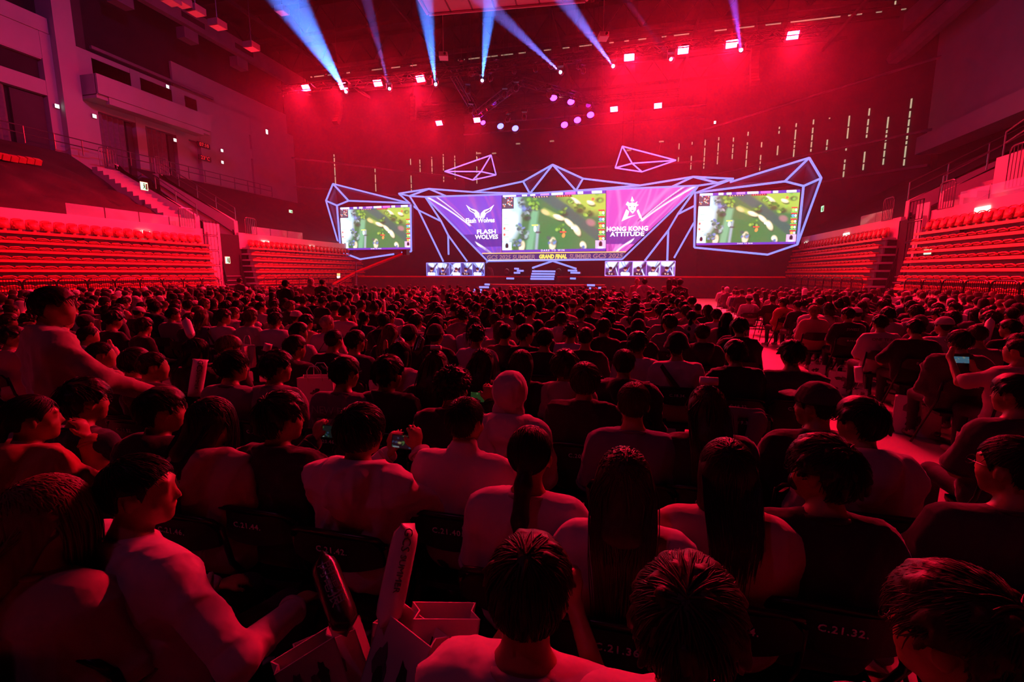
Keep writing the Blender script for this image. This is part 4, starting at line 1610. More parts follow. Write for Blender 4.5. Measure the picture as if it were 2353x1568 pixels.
# ---- neon line sculptures: every tube a part
def neon(label, Y, pts, segs, m='neon', r=.085, depth=None, panels=(), name='neon_sculpture'):
    depth = depth or {}
    V = {k: at(px, py, Y=Y + depth.get(k, 0)) for k, (px, py) in pts.items()}
    o0 = Vector(next(iter(V.values())))
    t = thing(name, label, 'light sculpture', o0)
    for poly in panels:
        MB().prism([V[k] - o0 + Vector((0, .25, 0)) for k in poly], (0, .08, 0)).build('dark_panel', 'stage', t)
    for a in segs:
        for x, y in zip(a[:-1], a[1:]):
            MB().tube([V[x] - o0, V[y] - o0], r, 6).build('neon_tube', m, t)
    if name == 'neon_tetrahedron':
        for k in 'ae':
            MB().tube([V[k] - o0, V[k] - o0 + Vector((0, 0, 24.9 - V[k].z))], .012, 4).build('hanging_wire', 'blacksteel', t)
    return t


neon('hexagonal blue neon frame around the screen beside the jib crane', 39.6,
     dict(A=(765, 422.5), B=(749, 461.5), C=(774, 472.5), D=(800.7, 461.5), E=(941, 467), F=(783, 579), F2=(782, 572), G=(827.5, 596), H=(905, 584), I=(923, 580.6), J=(945, 578), K=(943.5, 470)),
     ['ABC', 'AD', 'AE', 'CDE', 'BF', 'CF', 'FGH', 'IJK'], depth=dict(A=1.2, B=1.5, D=.6), panels=('ADE', 'ABCD', 'BFC', 'FGJ'))
neon('large hexagonal blue neon frame around the screen beside the emergency signs', 39.1,
     dict(A=(1859.4, 362.7), B=(1887.3, 409.7), C=(1846.6, 427.6), D=(1803.8, 416.8), E=(1597.4, 443), Q=(1678, 418.5), F=(1832.3, 562), G=(1764, 585.4), H=(1595.4, 569)),
     ['ABC', 'AD', 'AQ', 'CDE', 'BF', 'CF', 'FGH', 'HE'], depth=dict(A=1.2, B=1.5, D=.6), panels=('AQED', 'ABCD', 'BFC', 'FGH'))
neon('blue and violet neon crown over the main screen', YM - .5,
     dict(a=(985.6, 434), b=(941, 450.5), c=(1026.4, 451.3), d=(1087.6, 441.6), e=(1217.6, 445), f=(1202, 416.9), g=(1269.9, 378.5), h=(1339.7, 410.5), i=(1323.5, 438.2), j=(1470.7, 426.2), k=(1593, 406.3), l=(1685.6, 411), m=(1648.6, 420.2), n=(1543, 429.6), o=(1604.5, 426.8), p=(916.2, 445), z=(1597, 444), y=(977, 452.6)),
     ['pab', 'pb', 'ac', 'ade', 'bye', 'df', 'fg', 'fe', 'ge', 'gh', 'gi', 'hi', 'hj', 'ij', 'jkl', 'km', 'kn', 'eio', 'om', 'ml', 'lz'], depth=dict(g=-1.2, a=-.8, k=-.8, f=.4, h=.4), panels=('feg', 'ghi'))
neon('blue neon struts falling beside the purple team panel', YM - .9,
     dict(p=(916.2, 445), q=(941, 467), r=(961.4, 483.2), s=(1013.6, 508.7), b=(941, 450.5), t=(1018.7, 601.2), y=(977.4, 453), u=(1029.7, 540.6), v=(1073.5, 601), w=(1030.7, 585.2), x=(1120.7, 600.5), z=(1115, 606)),
     ['pqrs', 'brt', 'ysuv', 'uw', 'yxz'], depth=dict(s=-.8, u=-.8))
neon('blue neon struts falling beside the pink team panel', YM - .9,
     dict(o=(1604.5, 427), a=(1429.4, 596.2), b=(1557.5, 492.3), c=(1535.6, 529.8), d=(1482, 599), e=(1594.5, 473.8), f=(1533.3, 600.5), g=(1594.5, 512.2), h=(1549, 593), i=(1120.7, 600.5)),
     ['oa', 'obcd', 'be', 'cf', 'gh', 'ai'], depth=dict(b=-.8, c=-.8))
neon('hanging violet neon tetrahedron over the purple team panel', 41.0, dict(a=(1128.4, 356.5), b=(1021.8, 394), c=(1139.8, 402), d=(1086.3, 413.8), e=(1105.4, 394.4)), ['ab', 'ac', 'bd', 'dc', 'be', 'ec', 'ae', 'ed'], 'neonv', .06, dict(e=-1.2), name='neon_tetrahedron')
neon('hanging violet neon tetrahedron over the pink team panel', 41.0, dict(a=(1430, 336.2), b=(1413.7, 386), c=(1553.2, 368.4), d=(1475, 395), e=(1452.7, 375.5)), ['ab', 'ac', 'bd', 'dc', 'be', 'ec', 'ae', 'ed'], 'neonv', .06, dict(e=-1.2), name='neon_tetrahedron')
neon('short blue neon chevron over the stage steps', 40.2, dict(a=(1223, 616), b=(1270, 600), c=(1324.5, 618)), ['abc'], r=.09, name='neon_chevron')

# ---- decks, stairs, skirts
st = thing('stage', 'black two-level stage with blue lit steps before the screens', 'stage')
zu, zl = 1.72, 1.08
xl, xr = at(750, 633, Y=39).x - 4, at(1760, 633, Y=39).x + 3
MB().bb(xl, xr, 38.6, 46, zu - .12, zu).build('upper_deck', 'stage', st)
MB().bb(xl, xr, 38.75, 38.9, 0, zu - .12).build('upper_fascia', 'stage', st)
MB().bb(xl, xr, 38.55, 38.6, zu - .1, zu + .01).build('edge_trim', 'seat', st)
a, b_, c_ = at(1118, 648, Y=36.6), at(1228, 653, Y=35.4), at(1390, 649, Y=36.4)
MB().prism([(a.x, a.y, zl - .1), (b_.x, b_.y, zl - .1), (c_.x, c_.y, zl - .1), (c_.x, 38.7, zl - .1), (a.x, 38.7, zl - .1)], (0, 0, .1)).build('lower_deck', 'stage', st)
MB().prism([(a.x, a.y + .15, 0), (b_.x, b_.y + .15, 0), (c_.x, c_.y + .15, 0), (c_.x, 38.7, 0), (a.x, 38.7, 0)], (0, 0, zl - .1)).build('lower_fascia', 'stage', st)
MB().tube([(a.x, a.y - .03, zl - .03), (b_.x, b_.y - .03, zl - .03), (c_.x, c_.y - .03, zl - .03)], .035, 5).build('edge_trim', 'seat', st)
xc0, xc1 = at(1222, 630, Y=38).x, at(1276, 630, Y=38).x
for i in range(4):
    MB().bb(xc0 - .1, xc1 + .1, 37.2 + .4 * i, 38.6, zl, zl + .16 * (i + 1)).build('step', 'stage', st)
for i in range(5):
    p = at(1185 - 9 * i, 655, Y=36.9)
# led strips on the stairs
for lab, Y, rows in (('stack of blue LED step edges in the stage centre', 37.6, [(1223, 1276, 623.5), (1221.5, 1275, 629.5), (1220, 1274, 635.5), (1219, 1273, 641)]),
                     ('small blue LED dashes beside the centre steps near the purple panel', 37.6, [(1182, 1192, 617.5), (1188, 1203, 622.3), (1181, 1195, 627), (1164, 1181, 640)]),
                     ('small blue LED dashes beside the centre steps near the pink panel', 37.6, [(1305, 1326, 621.8), (1311, 1333, 626.8), (1310, 1323, 640)]),
                     ('blue LED step edges descending to the floor from the stage', 35.9, [(1114, 1125, 653.7), (1101.5, 1123, 660), (1089.5, 1107, 666), (1077.5, 1105, 672)]),
                     ('blue LED step edges behind the heads near the standing staff', 35.9, [(1349, 1367, 655.5), (1354, 1358, 662.5), (1375, 1386, 662)])):
    p0 = at(rows[0][0], rows[0][2], Y=Y)
    t = thing('step_lights', lab, 'light', p0)
    for x0, x1, y in rows:
        MB().tube([at(x0, y, Y=Y) - p0, at(x1, y + .4, Y=Y) - p0], .085, 6).build('led_strip', 'neon', t)
        MB().bb(at(x0, y, Y=Y + .3).x - p0.x - .05, at(x1, y, Y=Y + .3).x - p0.x + .05, .1, .9, at(x0, y, Y=Y).z - p0.z - .12, at(x0, y, Y=Y).z - p0.z + .06).build('tread', 'stage', t)
for px in (1165, 1225, 1284):
    p = at(px, 612, Y=40.5)
    t = thing('stage_monitor', {1165: 'black floor lamp on the deck near the purple panel', 1225: 'black floor lamp on the deck under the chevron tip', 1284: 'black floor lamp on the deck under the chevron'}[px], 'lamp', (p.x, p.y, zu))
    MB().bb(-.2, .2, -.12, .12, 0, .12).build('base', 'black', t)
    MB().lathe([(.2, -.15), (.24, .0), (.18, .2)], 10, (0, 0, .45), Matrix.Rotation(PI / 2, 3, 'X')).build('lamp_head', 'black', t)

# ---- player booths: a desk with a LED front in five pictures, players behind it
def player_picture(k, flip):
    c = Canvas(30, 32, (36, 52, 120) if not flip else (60, 44, 110))
    r = random.Random(20 + k + 10 * flip)
    c.blob(r.uniform(.2, .8), .15, .7, .3, (205, 222, 250), r.uniform(-.7, .7), .4, .95)
    for _ in range(3):
        c.line(r.uniform(0, 1), 0, r.uniform(0, 1), 1, .045, r.choice([(96, 136, 235), (190, 205, 250)]), .9)
    c.line(1, r.uniform(0, .4), r.uniform(.2, .5), r.uniform(.7, 1), .09, (16, 14, 34), .9)
    cx = r.uniform(.4, .62)
    sh = (244, 244, 255) if (k + flip) % 2 == 0 else (26, 22, 34)
    c.blob(cx, .98, .34, .26, sh, r.uniform(-.2, .2), .25)
    c.blob(cx - .24, .84, .11, .13, sh, .5, .3)
    c.blob(cx + .24, .86, .11, .12, sh, -.5, .3)
    c.blob(cx, .55, .12, .14, (205, 150, 130), 0, .3)
    c.blob(cx, .46, .16, .12, (14, 11, 16), r.uniform(-.3, .3), .25)
    c.blob(cx - .09, .86, .06, .05, (226, 190, 178), .4, .3)
    c.blob(cx + .1, .88, .06, .05, (226, 190, 178), -.4, .3)
    return c


PLAYERS = []
for x0, x1, yt, yb, flip, lab in ((980, 1113, 604, 633, False, 'low LED desk front with five player pictures in blue'), (1391, 1550, 600.5, 633, True, 'low LED desk front with five player pictures in violet')):
    Y = 39.2
    a, d = at(x0, yt, Y=Y), at(x1, yb, Y=Y)
    t = thing('player_desk', lab, 'desk', (a.x, Y, zu))
    w, h = d.x - a.x, a.z - zu
    fp = MB().bb(-.03, w + .03, .04, .5, 0, h).build('front_panel', 'black', t)
    MB().bb(-.1, w + .1, .03, 1.2, h - .04, h).build('desk_top', 'stage', t)
    for i in range(5):
        u0, u1 = w * i / 5 + .03, w * (i + 1) / 5 - .03
        link('picture', player_picture(i, flip).mesh('picture', [(u0, 0, h - .05), (u1, 0, h - .05), (u1, 0, .06), (u0, 0, .06)]), fp)
    m = 'neonv' if flip else 'neon'
    for i in range(6):
        MB().tube([(w * i / 5, -.01, .03), (w * i / 5, -.01, h - .02)], .03, 5).build('led_edge', m, t)
    for z in (.03, h - .02):
        MB().tube([(0, -.01, z), (w, -.01, z)], .03, 5).build('led_edge', m, t)
    PLAYERS.append((a.x, w, Y + 1.35, flip))
# arched white backdrop piece beside the desk
p = at(1120, 622, Y=39.4)
t = thing('desk_wing', 'curved pale side piece beside the blue player desk', 'panel', (p.x, p.y, zu))
MB().prism([(0, 0, 0), (.55, 0, 0), (.5, 0, .45), (.35, 0, .75), (0, 0, .85), (0, 0, .7), (.2, 0, .6), (.33, 0, .35), (.36, 0, .1), (0, 0, .1)], (0, .1, 0)).build('arch', 'curtain', t)

# ---- jib crane
pb = at(818, 655, Y=24)
t = thing('jib_crane', 'camera crane with a long boom rising to the hexagonal screen', 'camera crane', (pb.x, 24, 0))
q = lambda px, py, Y=24: at(px, py, Y=Y) - Vector((pb.x, 24, 0))
MB().tube([q(760, 656), q(818, 625), q(870, 604), q(925, 583)], .055, 6).build('boom', 'seat', t)
MB().tube([q(775, 655), q(822, 627), q(925, 586)], .03, 5).build('boom_brace', 'steel', t)
MB().tube([q(780, 640), q(816, 603), q(832, 601)], .02, 5).build('stay_wire', 'steel', t)
MB().tube([q(817, 603), q(818, 640), (0, 0, .1)], .05, 6).build('pole', 'steel', t)
for a_ in (0, 2.1, 4.2):
    MB().tube([(0, 0, 1.2), (.75 * math.cos(a_), .75 * math.sin(a_), 0)], .03, 5).build('leg', 'steel', t)
v = q(930, 580)
MB().bb(v.x - .1, v.x + .15, v.y - .1, v.y + .3, v.z - .15, v.z + .15).build('camera_head', 'black', t)
v = q(762, 657)
MB().bb(v.x - .25, v.x + .1, v.y - .15, v.y + .15, v.z - .2, v.z + .15).build('counterweight', 'black', t)
for px, py, m, lab in ((778, 631, 'lit_orange', 'small orange monitor on a stand by the crane'), (778, 637, 'lit_white', 'small white monitor on a stand by the crane')):
    p = at(px, py, Y=25)
    t = thing('monitor', lab, 'monitor', p)
    MB().bb(-.13, .13, 0, .06, -.09, .09).build('case', 'black', t)
    MB().bb(-.11, .11, -.012, 0, -.07, .07).build('screen_face', m, t)
    MB().tube([(0, .03, -.05), (0, .03, -p.z)], .02, 5).build('stand', 'blacksteel', t)
# ---------------------------------------------------------------- rigging and lamps under the roof
def truss(name, a, b, label, w=.42, n=None, m='blacksteel'):
    """box truss: four chords and zigzag lacing"""
    a, b = Vector(a), Vector(b)
    t = thing(name, label, 'truss', a)
    d = b - a
    L_ = d.length
    n = n or max(3, int(L_ / .9))
    e = d.normalized()
    s = e.cross(Vector((0, 0, 1))).normalized() * w / 2
    u = Vector((0, 0, w / 2))
    for k, c in enumerate((s + u, s - u, -s - u, -s + u)):
        MB().tube([c, d + c], .035, 5).build('chord', m, t)
    for p, q in ((s + u, s - u), (-s + u, -s - u), (s - u, -s - u)):
        b2 = MB()
        for i in range(n):
            x, y = d * i / n, d * (i + 1) / n
            b2.tube([x + p, (x + y) / 2 + q, y + p], .02, 4)
        b2.build('lacing', m, t)
    if L_ > 5:
        for k in (.06, .36, .64, .94):
            v = d * k + u
            MB().tube([v, (v.x, v.y, 24.9 - a.z)], .014, 4).build('hoist_wire', m, t)
    return t


YT = 30.0
zt = at(1100, 176, Y=YT).z
xa, xb = at(640, 190, Y=YT).x, at(1905, 90, Y=YT).x
truss('lighting_truss', (xa, YT, zt + .5), (xb, YT, zt + .5), 'long black lighting truss carrying the front row of red floods')
YB = 40.0
zb2 = at(1250, 258, Y=YB).z
xa, xb = at(960, 280, Y=YB).x, at(1560, 235, Y=YB).x
truss('lighting_truss', (xa, YB, zb2 + .6), (xb, YB, zb2 + .6), 'black lighting truss over the stage behind the violet lamps')
truss('lighting_truss', at(1040, 165, Y=31), at(1095, 262, Y=37), 'slanting black truss falling to the violet lamps')
truss('lighting_truss', at(1098, 262, Y=37), at(1196, 186, Y=32), 'slanting black truss rising from the violet lamps to the front row')
truss('lighting_truss', at(1196, 186, Y=32), at(1380, 235, Y=37), 'slanting black truss above the bright violet lamps')
truss('lighting_truss', at(1384, 240, Y=36), at(1384, 155, Y=36), 'short upright red lit truss beside the violet lamps', .5)


def flood(px, py, Y, m, label):
    p = at(px, py, Y=Y)
    t = thing('flood_light', label, 'stage light', p, math.atan2(p.x, -p.y) * .0 + random.uniform(-.1, .1), 'red flood lamps')
    hs_ = MB().box((0, .12, .02), (.7, .2, .5), Matrix.Rotation(R(40), 3, 'X')).build('housing', 'black', t)
    MB().box((0, 0, 0), (.56, .03, .38), Matrix.Rotation(R(40), 3, 'X')).build('lens', m, hs_)
    l_ = bpy.data.lights.new('flood_beam', 'AREA')
    l_.shape, l_.size, l_.size_y, l_.spread = 'RECTANGLE', .54, .36, R(92)
    l_.energy, l_.color = L['flood_w'] * (1 if m == 'flood' else .3), (1, .005, .038)
    lo_ = link('flood_beam', l_, t, (0, -.03, -.02))
    lo_.rotation_euler = (R(-33), 0, 0)
    MB().tube([(-.38, .1, 0), (-.38, .12, .4), (.38, .12, .4), (.38, .1, 0)], .02, 5).build('yoke', 'blacksteel', t)
    MB().tube([(0, .12, .4), (0, 0 if Y == YT else .1, max(.62, (zt if Y == YT else zb2 + .1) + .3 - p.z))], .03, 5).build('clamp', 'blacksteel', t)


for i, (px, py) in enumerate([(703, 202), (788, 198), (868, 191), (966, 181), (1446, 131), (1570, 115), (1681, 101), (1822, 81)]):
    flood(px, py, YT, 'flood', ['red flood lamp at the outer end of the front truss above the crane', 'red flood lamp crossed by the first thick blue beam', 'third red flood lamp from the crane end of the front truss', 'red flood lamp beside the narrow blue beam', 'red flood lamp over the right tetrahedron', 'red flood lamp beside the faint thin beam', 'red flood lamp with a violet beam at its side', 'red flood lamp at the outer end of the front truss over the wall slits'][i])
for i, (px, py) in enumerate([(1009, 283), (1096, 276), (1411, 251), (1512, 243)]):
    flood(px, py, YB, 'floodb', ['rear red flood lamp over the left tetrahedron', 'rear red flood lamp beside the blue round lamps', 'rear red flood lamp beside the white violet lamps', 'rear red flood lamp at the outer end over the right tetrahedron'][i])


def beam(px, py, px2, py2, near, power, col, label, m='beaml', angle=3.2):
    """moving head: base, yoke, head with a lens, and its spot"""
    p = at(px, py, Y=YT - .3)
    tgt = at(px2, py2, D=near)
    t = thing('moving_head_lamp', label, 'stage light', p, 0, 'beam lamps')
    d = (tgt - p).normalized()
    rot = d.to_track_quat('Z', 'Y').to_matrix()
    b = MB()
    b.lathe([(.09, -.3), (.15, -.2), (.15, -.02), (.14, -.0)], 12, (0, 0, 0), rot)
    b.build('lamp_head', 'black', t, True)
    MB().lathe([(.001, .002), (.1, .002), (.095, .02), (.001, .025)], 14, (0, 0, 0), rot).build('lens', m, t)
    MB().bb(-.2, .2, -.15, .15, .32, .5).build('base', 'black', t)
    MB().tube([(0, 0, .5), (0, .3, max(.6, zt + .3 - p.z))], .03, 5).build('clamp', 'blacksteel', t)
    MB().tube([(-.2, 0, .36), (-.2, 0, -.02)], .03, 5).build('yoke_arm', 'black', t)
    MB().tube([(.2, 0, .36), (.2, 0, -.02)], .03, 5).build('yoke_arm', 'black', t)
    l = bpy.data.lights.new('beam', 'SPOT')
    l.energy, l.color, l.spot_size, l.spot_blend, l.shadow_soft_size = power, col, R(angle), .5, .05
    o = bpy.data.objects.new('beam', l)
    C.objects.link(o)
    o.parent = t
    o.location = d * .06
    o.rotation_euler = d.to_track_quat('-Z', 'Y').to_euler()


P_ = L['beam']
blue, lav = (.055, .2, 1.0), (.17, .17, 1.0)
beam(795, 211, 640, -40, 14, P_ * 1.2, blue, 'moving head throwing the thick blue beam above the second red flood', angle=4.2)
beam(895, 204, 838, -20, 20, P_ * .15, lav, 'moving head throwing a faint violet beam beside the third flood')
beam(1001, 194, 972, -30, 17, P_ * .8, blue, 'moving head throwing an upright blue beam into the hanging screen', angle=3.6)
beam(1108, 185, 1130, -30, 17, P_ * .9, blue, 'moving head throwing the upright blue beam over the slanting trusses', angle=3.4)
beam(1288, 166, 1090, -20, 17, P_ * .6, lav, 'moving head throwing the long slanting lavender beam', angle=3.4)
beam(1409, 152, 1282, -20, 17, P_ * .6, lav, 'moving head throwing the lavender beam beside the upright truss', angle=3.4)
beam(1542, 136, 1440, 0, 21, P_ * .06, lav, 'moving head throwing a very faint violet beam', angle=2.5)
beam(1703, 115, 1682, -20, 18, P_ * .3, (.35, .08, 1.0), 'moving head throwing the short violet beam at the third flood of its side', angle=2.6)


def par(px, py, m, label, Y=38.0, r=.27):
    p = at(px, py, Y=Y)
    t = thing('wash_light', label, 'stage light', p, 0, 'round wash lamps')
    rot = Matrix.Rotation(R(70), 3, 'X')
    MB().lathe([(r * .6, -.35), (r * 1.1, -.25), (r * 1.12, 0), (r * 1.0, .0)], 14, (0, 0, 0), rot).build('housing', 'black', t, True)
    MB().lathe([(.001, .03), (r * .6, .025), (r, .005), (r, -.01), (.001, -.01)], 16, (0, 0, 0), rot).build('lens', m, t, True)
    MB().tube([(-r * 1.25, .1, 0), (-r * 1.25, .1, .5), (r * 1.25, .1, .5), (r * 1.25, .1, 0)], .025, 5).build('yoke', 'blacksteel', t)
    MB().tube([(0, .1, .5), (0, .1, 22.9 - p.z)], .012, 4).build('drop_wire', 'blacksteel', t)


for px, py, m, lab in ((1272, 225, 'parv', 'bright violet wash lamp, highest of its cluster'), (1312, 234, 'parv', 'bright violet wash lamp in the middle of its cluster'), (1357, 264, 'parv', 'largest white violet wash lamp beside the upright truss'), (1327, 276, 'parv', 'white violet wash lamp, second lowest of its cluster'), (1297, 287, 'parv', 'white violet wash lamp, lowest of its cluster'), (1352, 242, 'pard', 'dim violet wash lamp above the largest bright one'), (1110, 282, 'parv', 'small pink violet wash lamp touching the rear red flood'), (1150, 290, 'parb', 'pale blue round wash lamp between two others'), (1184, 295, 'parb', 'pale blue round wash lamp at the end of its row'), (1135, 237, 'pard', 'dim violet wash lamp on the slanting truss')):
    par(px, py, m, lab, r=.2 if m == 'pard' or px == 1110 else .27)
for i, (px, py) in enumerate([(1083, 165), (1128, 178), (1182, 160), (1186, 200), (1265, 150), (1340, 160), (1140, 150), (1230, 155), (1060, 150), (1160, 215), (1205, 268), (1168, 272), (1075, 205), (1262, 215), (1330, 150), (1082, 250)]):
    p = at(px, py, Y=32 + (i % 3) * 1.5)
    t = thing('parked_lamp', f'unlit black lamp on the trusses, {nth(i + 1)} from the narrow upright beam onward', 'stage light', p, random.uniform(-1, 1), 'unlit lamps on the trusses')
    MB().lathe([(.08, -.3), (.17, -.2), (.17, .05), (.13, .08)], 10, (0, 0, 0), Matrix.Rotation(R(random.uniform(-40, 40)), 3, 'X')).build('lamp_head', 'black', t, True)
    MB().bb(-.2, .2, -.12, .12, .3, .45).build('base', 'black', t)
    MB().tube([(-.2, 0, .3), (-.2, 0, 0), (.2, 0, 0), (.2, 0, .3)], .025, 5).build('yoke', 'blacksteel', t)
    MB().tube([(0, 0, .45), (0, 0, 22.9 - p.z)], .012, 4).build('drop_wire', 'blacksteel', t)

# hanging speaker arrays, curved
def line_array(px, py, Y, label, n=9, bend=.14):
    p = at(px, py, Y=Y)
    t = thing('line_array', label, 'loudspeaker', p)
    a, v = 0.0, Vector((0, 0, 0))
    for i in range(n):
        MB().box(v, (.42, .3, .24), Matrix.Rotation(a, 3, 'X')).build('speaker_box', 'darker', t)
        v = v + Matrix.Rotation(a, 3, 'X') @ Vector((0, 0, -.25))
        a -= bend * (.3 + i / n)
    MB().tube([(0, 0, .2), (0, 0, 24 - p.z)], .02, 4).build('hoist_cable', 'blacksteel', t)


line_array(778, 222, 31, 'curved black loudspeaker array hanging under the crane end of the truss')
line_array(1735, 116, 31, 'curved black loudspeaker array hanging beside the third right flood')
line_array(950, 226, 33, 'curved black loudspeaker array hanging in the red haze near the narrow beam', 7)

# projectors on drop rods
for px, py, Y, lab in ((1019, 129, 27, 'white projector on a drop rod beside the narrow beam'), (1386, 84, 27, 'white projector on a drop rod beside the upright truss')):
    p = at(px, py, Y=Y)
    t = thing('projector', lab, 'projector', p, .3)
    MB().bb(-.25, .25, -.3, .3, -.12, .12).build('body', 'white', t)
    MB().lathe([(.07, 0), (.07, .08)], 10, (.1, -.3, 0), Matrix.Rotation(PI / 2, 3, 'X')).build('lens', 'black', t)
    MB().tube([(0, 0, .12), (0, 0, 25 - p.z)], .025, 5).build('drop_rod', 'alu', t)

# hanging scoreboard at the top edge
p = [at(985, 31, Z=13.2), at(1345, 0, Z=13.2)]
e = (p[1] - p[0]).normalized()
nrm = Vector((-e.y, e.x, 0))
t = thing('scoreboard', 'pale hanging scoreboard cut off by the top edge of the picture', 'scoreboard', p[0])
Lh = (p[1] - p[0]).length
c = [Vector((0, 0, 0)), e * Lh, e * Lh - nrm * 3.4, -nrm * 3.4]
MB().prism(c, (0, 0, .25)).build('soffit', 'white', t)
for a_, b2 in zip(c, c[1:] + c[:1]):
    o_ = ((a_ + b2) / 2 - (c[0] + c[2]) / 2).normalized()
    MB().prism([a_ + o_ * .05, b2 + o_ * .05, b2 + o_ * .9 + Vector((0, 0, 2.2)), a_ + o_ * .9 + Vector((0, 0, 2.2))], -o_ * .1).build('side_panel', 'white', t)
    MB().tube([a_ + o_ * .06, b2 + o_ * .06], .07, 6).build('edge_trim', 'parapet', t)
for i in range(1, 7):
    v = e * Lh * i / 7
    MB().prism([v, v + e * .06, v + e * .06 - nrm * 3.4, v - nrm * 3.4], (0, 0, -.02)).build('soffit_joint', 'curtain', t)
MB().tube([e * Lh / 2 - nrm * 1.7 + Vector((0, 0, .2)), e * Lh / 2 - nrm * 1.7 + Vector((0, 0, 11.5))], .05, 5).build('hoist_cable', 'blacksteel', t)

# catwalk at the back with tube lamps, small ceiling lamps, house lights
xa, xb = at(620, 188, Y=47).x, at(2225, 4, Y=47).x
zc = at(1250, 116, Y=47).z
t = thing('catwalk', 'dark catwalk crossing the hall under the roof at the back', 'catwalk')
for dz in (-.5, .4, 1.0):
    MB().tube([(xa - 3, 47.3, zc + dz), (xb + 3, 47.3, zc + dz)], .07, 5).build('rail', 'darker', t)
MB().bb(xa - 3, xb + 3, 47.2, 48.4, zc + .1, zc + .25).build('walkway', 'darker', t)
rr = random.Random(3)
for nt_, px in enumerate((626, 672, 708, 733, 757, 800, 866, 909, 950, 1060, 1090, 1130, 1165, 1200, 1258, 1300, 1345, 1405, 1440, 1476, 1526, 1562, 1578, 1656, 1716, 1777, 1835, 1861, 1896, 1920, 1965, 2020, 2078, 2128, 2196), 1):
    p = at(px, 188 - (px - 620) * .1146, Y=47)
    ln = rr.choice([.4, .7, 1.0, 1.2])
    t = thing('tube_lamp', f'dim tube lamp, {nth(nt_)} along the rear catwalk from the crane side', 'lamp', p, 0, 'tube lamps along the catwalk')
    MB().bb(-ln / 2, ln / 2, 0, .12, .03, .12).build('fitting', 'darker', t)
    MB().tube([(-ln / 2, 0, 0), (ln / 2, 0, 0)], .05, 6).build('tube', 'tube', t)
for nl_, (px, py, Y) in enumerate(((817, 112, 55), (862, 155, 55), (904, 100, 55), (905, 150, 55), (949, 95, 55), (950, 148, 55), (1643, 281, 55), (678, 287, 56), (712, 292, 56), (771, 300, 56)), 1):
    p = at(px, py, Y=Y)
    t = thing('ceiling_lamp', f'small white lamp on the far roof steel, {nth(nl_)} counted from the thick beam', 'lamp', p, 0, 'white lamps far under the roof')
    hh = .3 if py < 200 else .12
    MB().bb(-.09, .09, 0, .08, -hh, hh).build('face', 'whitedot', t)
    MB().bb(-.12, .12, .08, .25, -hh - .05, hh + .05).build('case', 'black', t)
    MB().tube([(0, .16, hh), (0, .16, 24.9 - p.z)], .012, 4).build('drop_wire', 'blacksteel', t)
for px, py, lab in ((392, 4, 'first unlit square house light in its row above the balcony'), (417, 9, 'second unlit square house light in its row above the balcony'), (450, 29, 'third unlit square house light in its row above the balcony'), (500, 61, 'lowest unlit square house light in its row above the balcony'), (578, 111, 'dim square house light behind the first beam'), (648, 28, 'square house light crossed by the thick blue beam')):
    p = at(px, py, X=-24)
    t = thing('house_light', lab, 'ceiling light', p)
    MB().bb(-.35, .35, -.35, .35, -.05, .3).build('housing', 'alu', t)
    MB().bb(-.3, .3, -.3, .3, -.07, -.05).build('diffuser', 'paper', t)
    MB().tube([(0, 0, .3), (0, 0, 24.6 - p.z)], .03, 4).build('drop_rod', 'blacksteel', t)
for nl_, (px, py) in enumerate(((1190, 330), (1268, 324), (1100, 352), (1135, 352), (1268, 210), (1290, 222), (1445, 345), (1520, 325)), 1):
    p = at(px, py, Y=56)
    t = thing('wall_lamp', f'small pale lamp on the dark back wall, {nth(nl_)} near the tetrahedra', 'lamp', p, 0, 'pale lamps on the back wall')
    MB().bb(-.25, .25, 0, .1, -.07, .07).build('face', 'tube', t)
    MB().bb(-.3, .3, .1, .2, -.1, .1).build('case', 'black', t)
    MB().tube([(0, .15, 0), (0, 60.2 - p.y, 0)], .02, 4).build('bracket', 'blacksteel', t)

# fill lamps added over the audience to brighten stands, facades and people's backs
VIO = (.55, .06, .42)
for i, (p, q_, k, col, lab) in enumerate([
        ((-13, 10, 16), (-26, 15, 2.6), 1.0, None, 'added red fill lamp over the crowd aimed at the crane side stand'),
        ((-13, 22, 16), (-26, 29, 2.6), .25, None, 'second added red fill lamp over the crowd aimed at the crane side stand'),
        ((1, 12, 16), (13, 19, 2.6), .8, None, 'added red fill lamp over the crowd aimed at the aisle side stand'),
        ((1, 23, 16), (13, 31, 2.6), .31, None, 'second added red fill lamp over the crowd aimed at the aisle side stand'),
        ((-5, -3, 15), (-4, 5, 0), .05, (1.0, .12, .5), 'added violet fill lamp behind the camera over the seats'),
        ((-15, 16, 20), (-36, 24, 13), L['violet'], VIO, 'added violet fill lamp aimed at the curtained facade'),
        ((3, 18, 20), (23, 32, 14), L['violet'] * .35, VIO, 'added violet fill lamp aimed at the aisle side facade')]):
    t = thing('added_fill_lamp', lab, 'stage light', p, 0, 'added fill lamps over the audience')
    MB().bb(-.4, .4, -.3, .3, .1, .45).build('housing', 'black', t)
    MB().tube([(0, 0, .45), (0, 0, 22.5 - p[2])], .03, 4).build('drop_rod', 'blacksteel', t)
    area_lamp('wash', p, q_, .7, L['house'] * k, col or L['fill_col'], 95 if k > .1 else 170)  # the light of the added fill lamp

hz = MB().bb(-33, 21, 13, 57, .1, 18.5).build('haze', 'haze')
hz['kind'] = 'stuff'
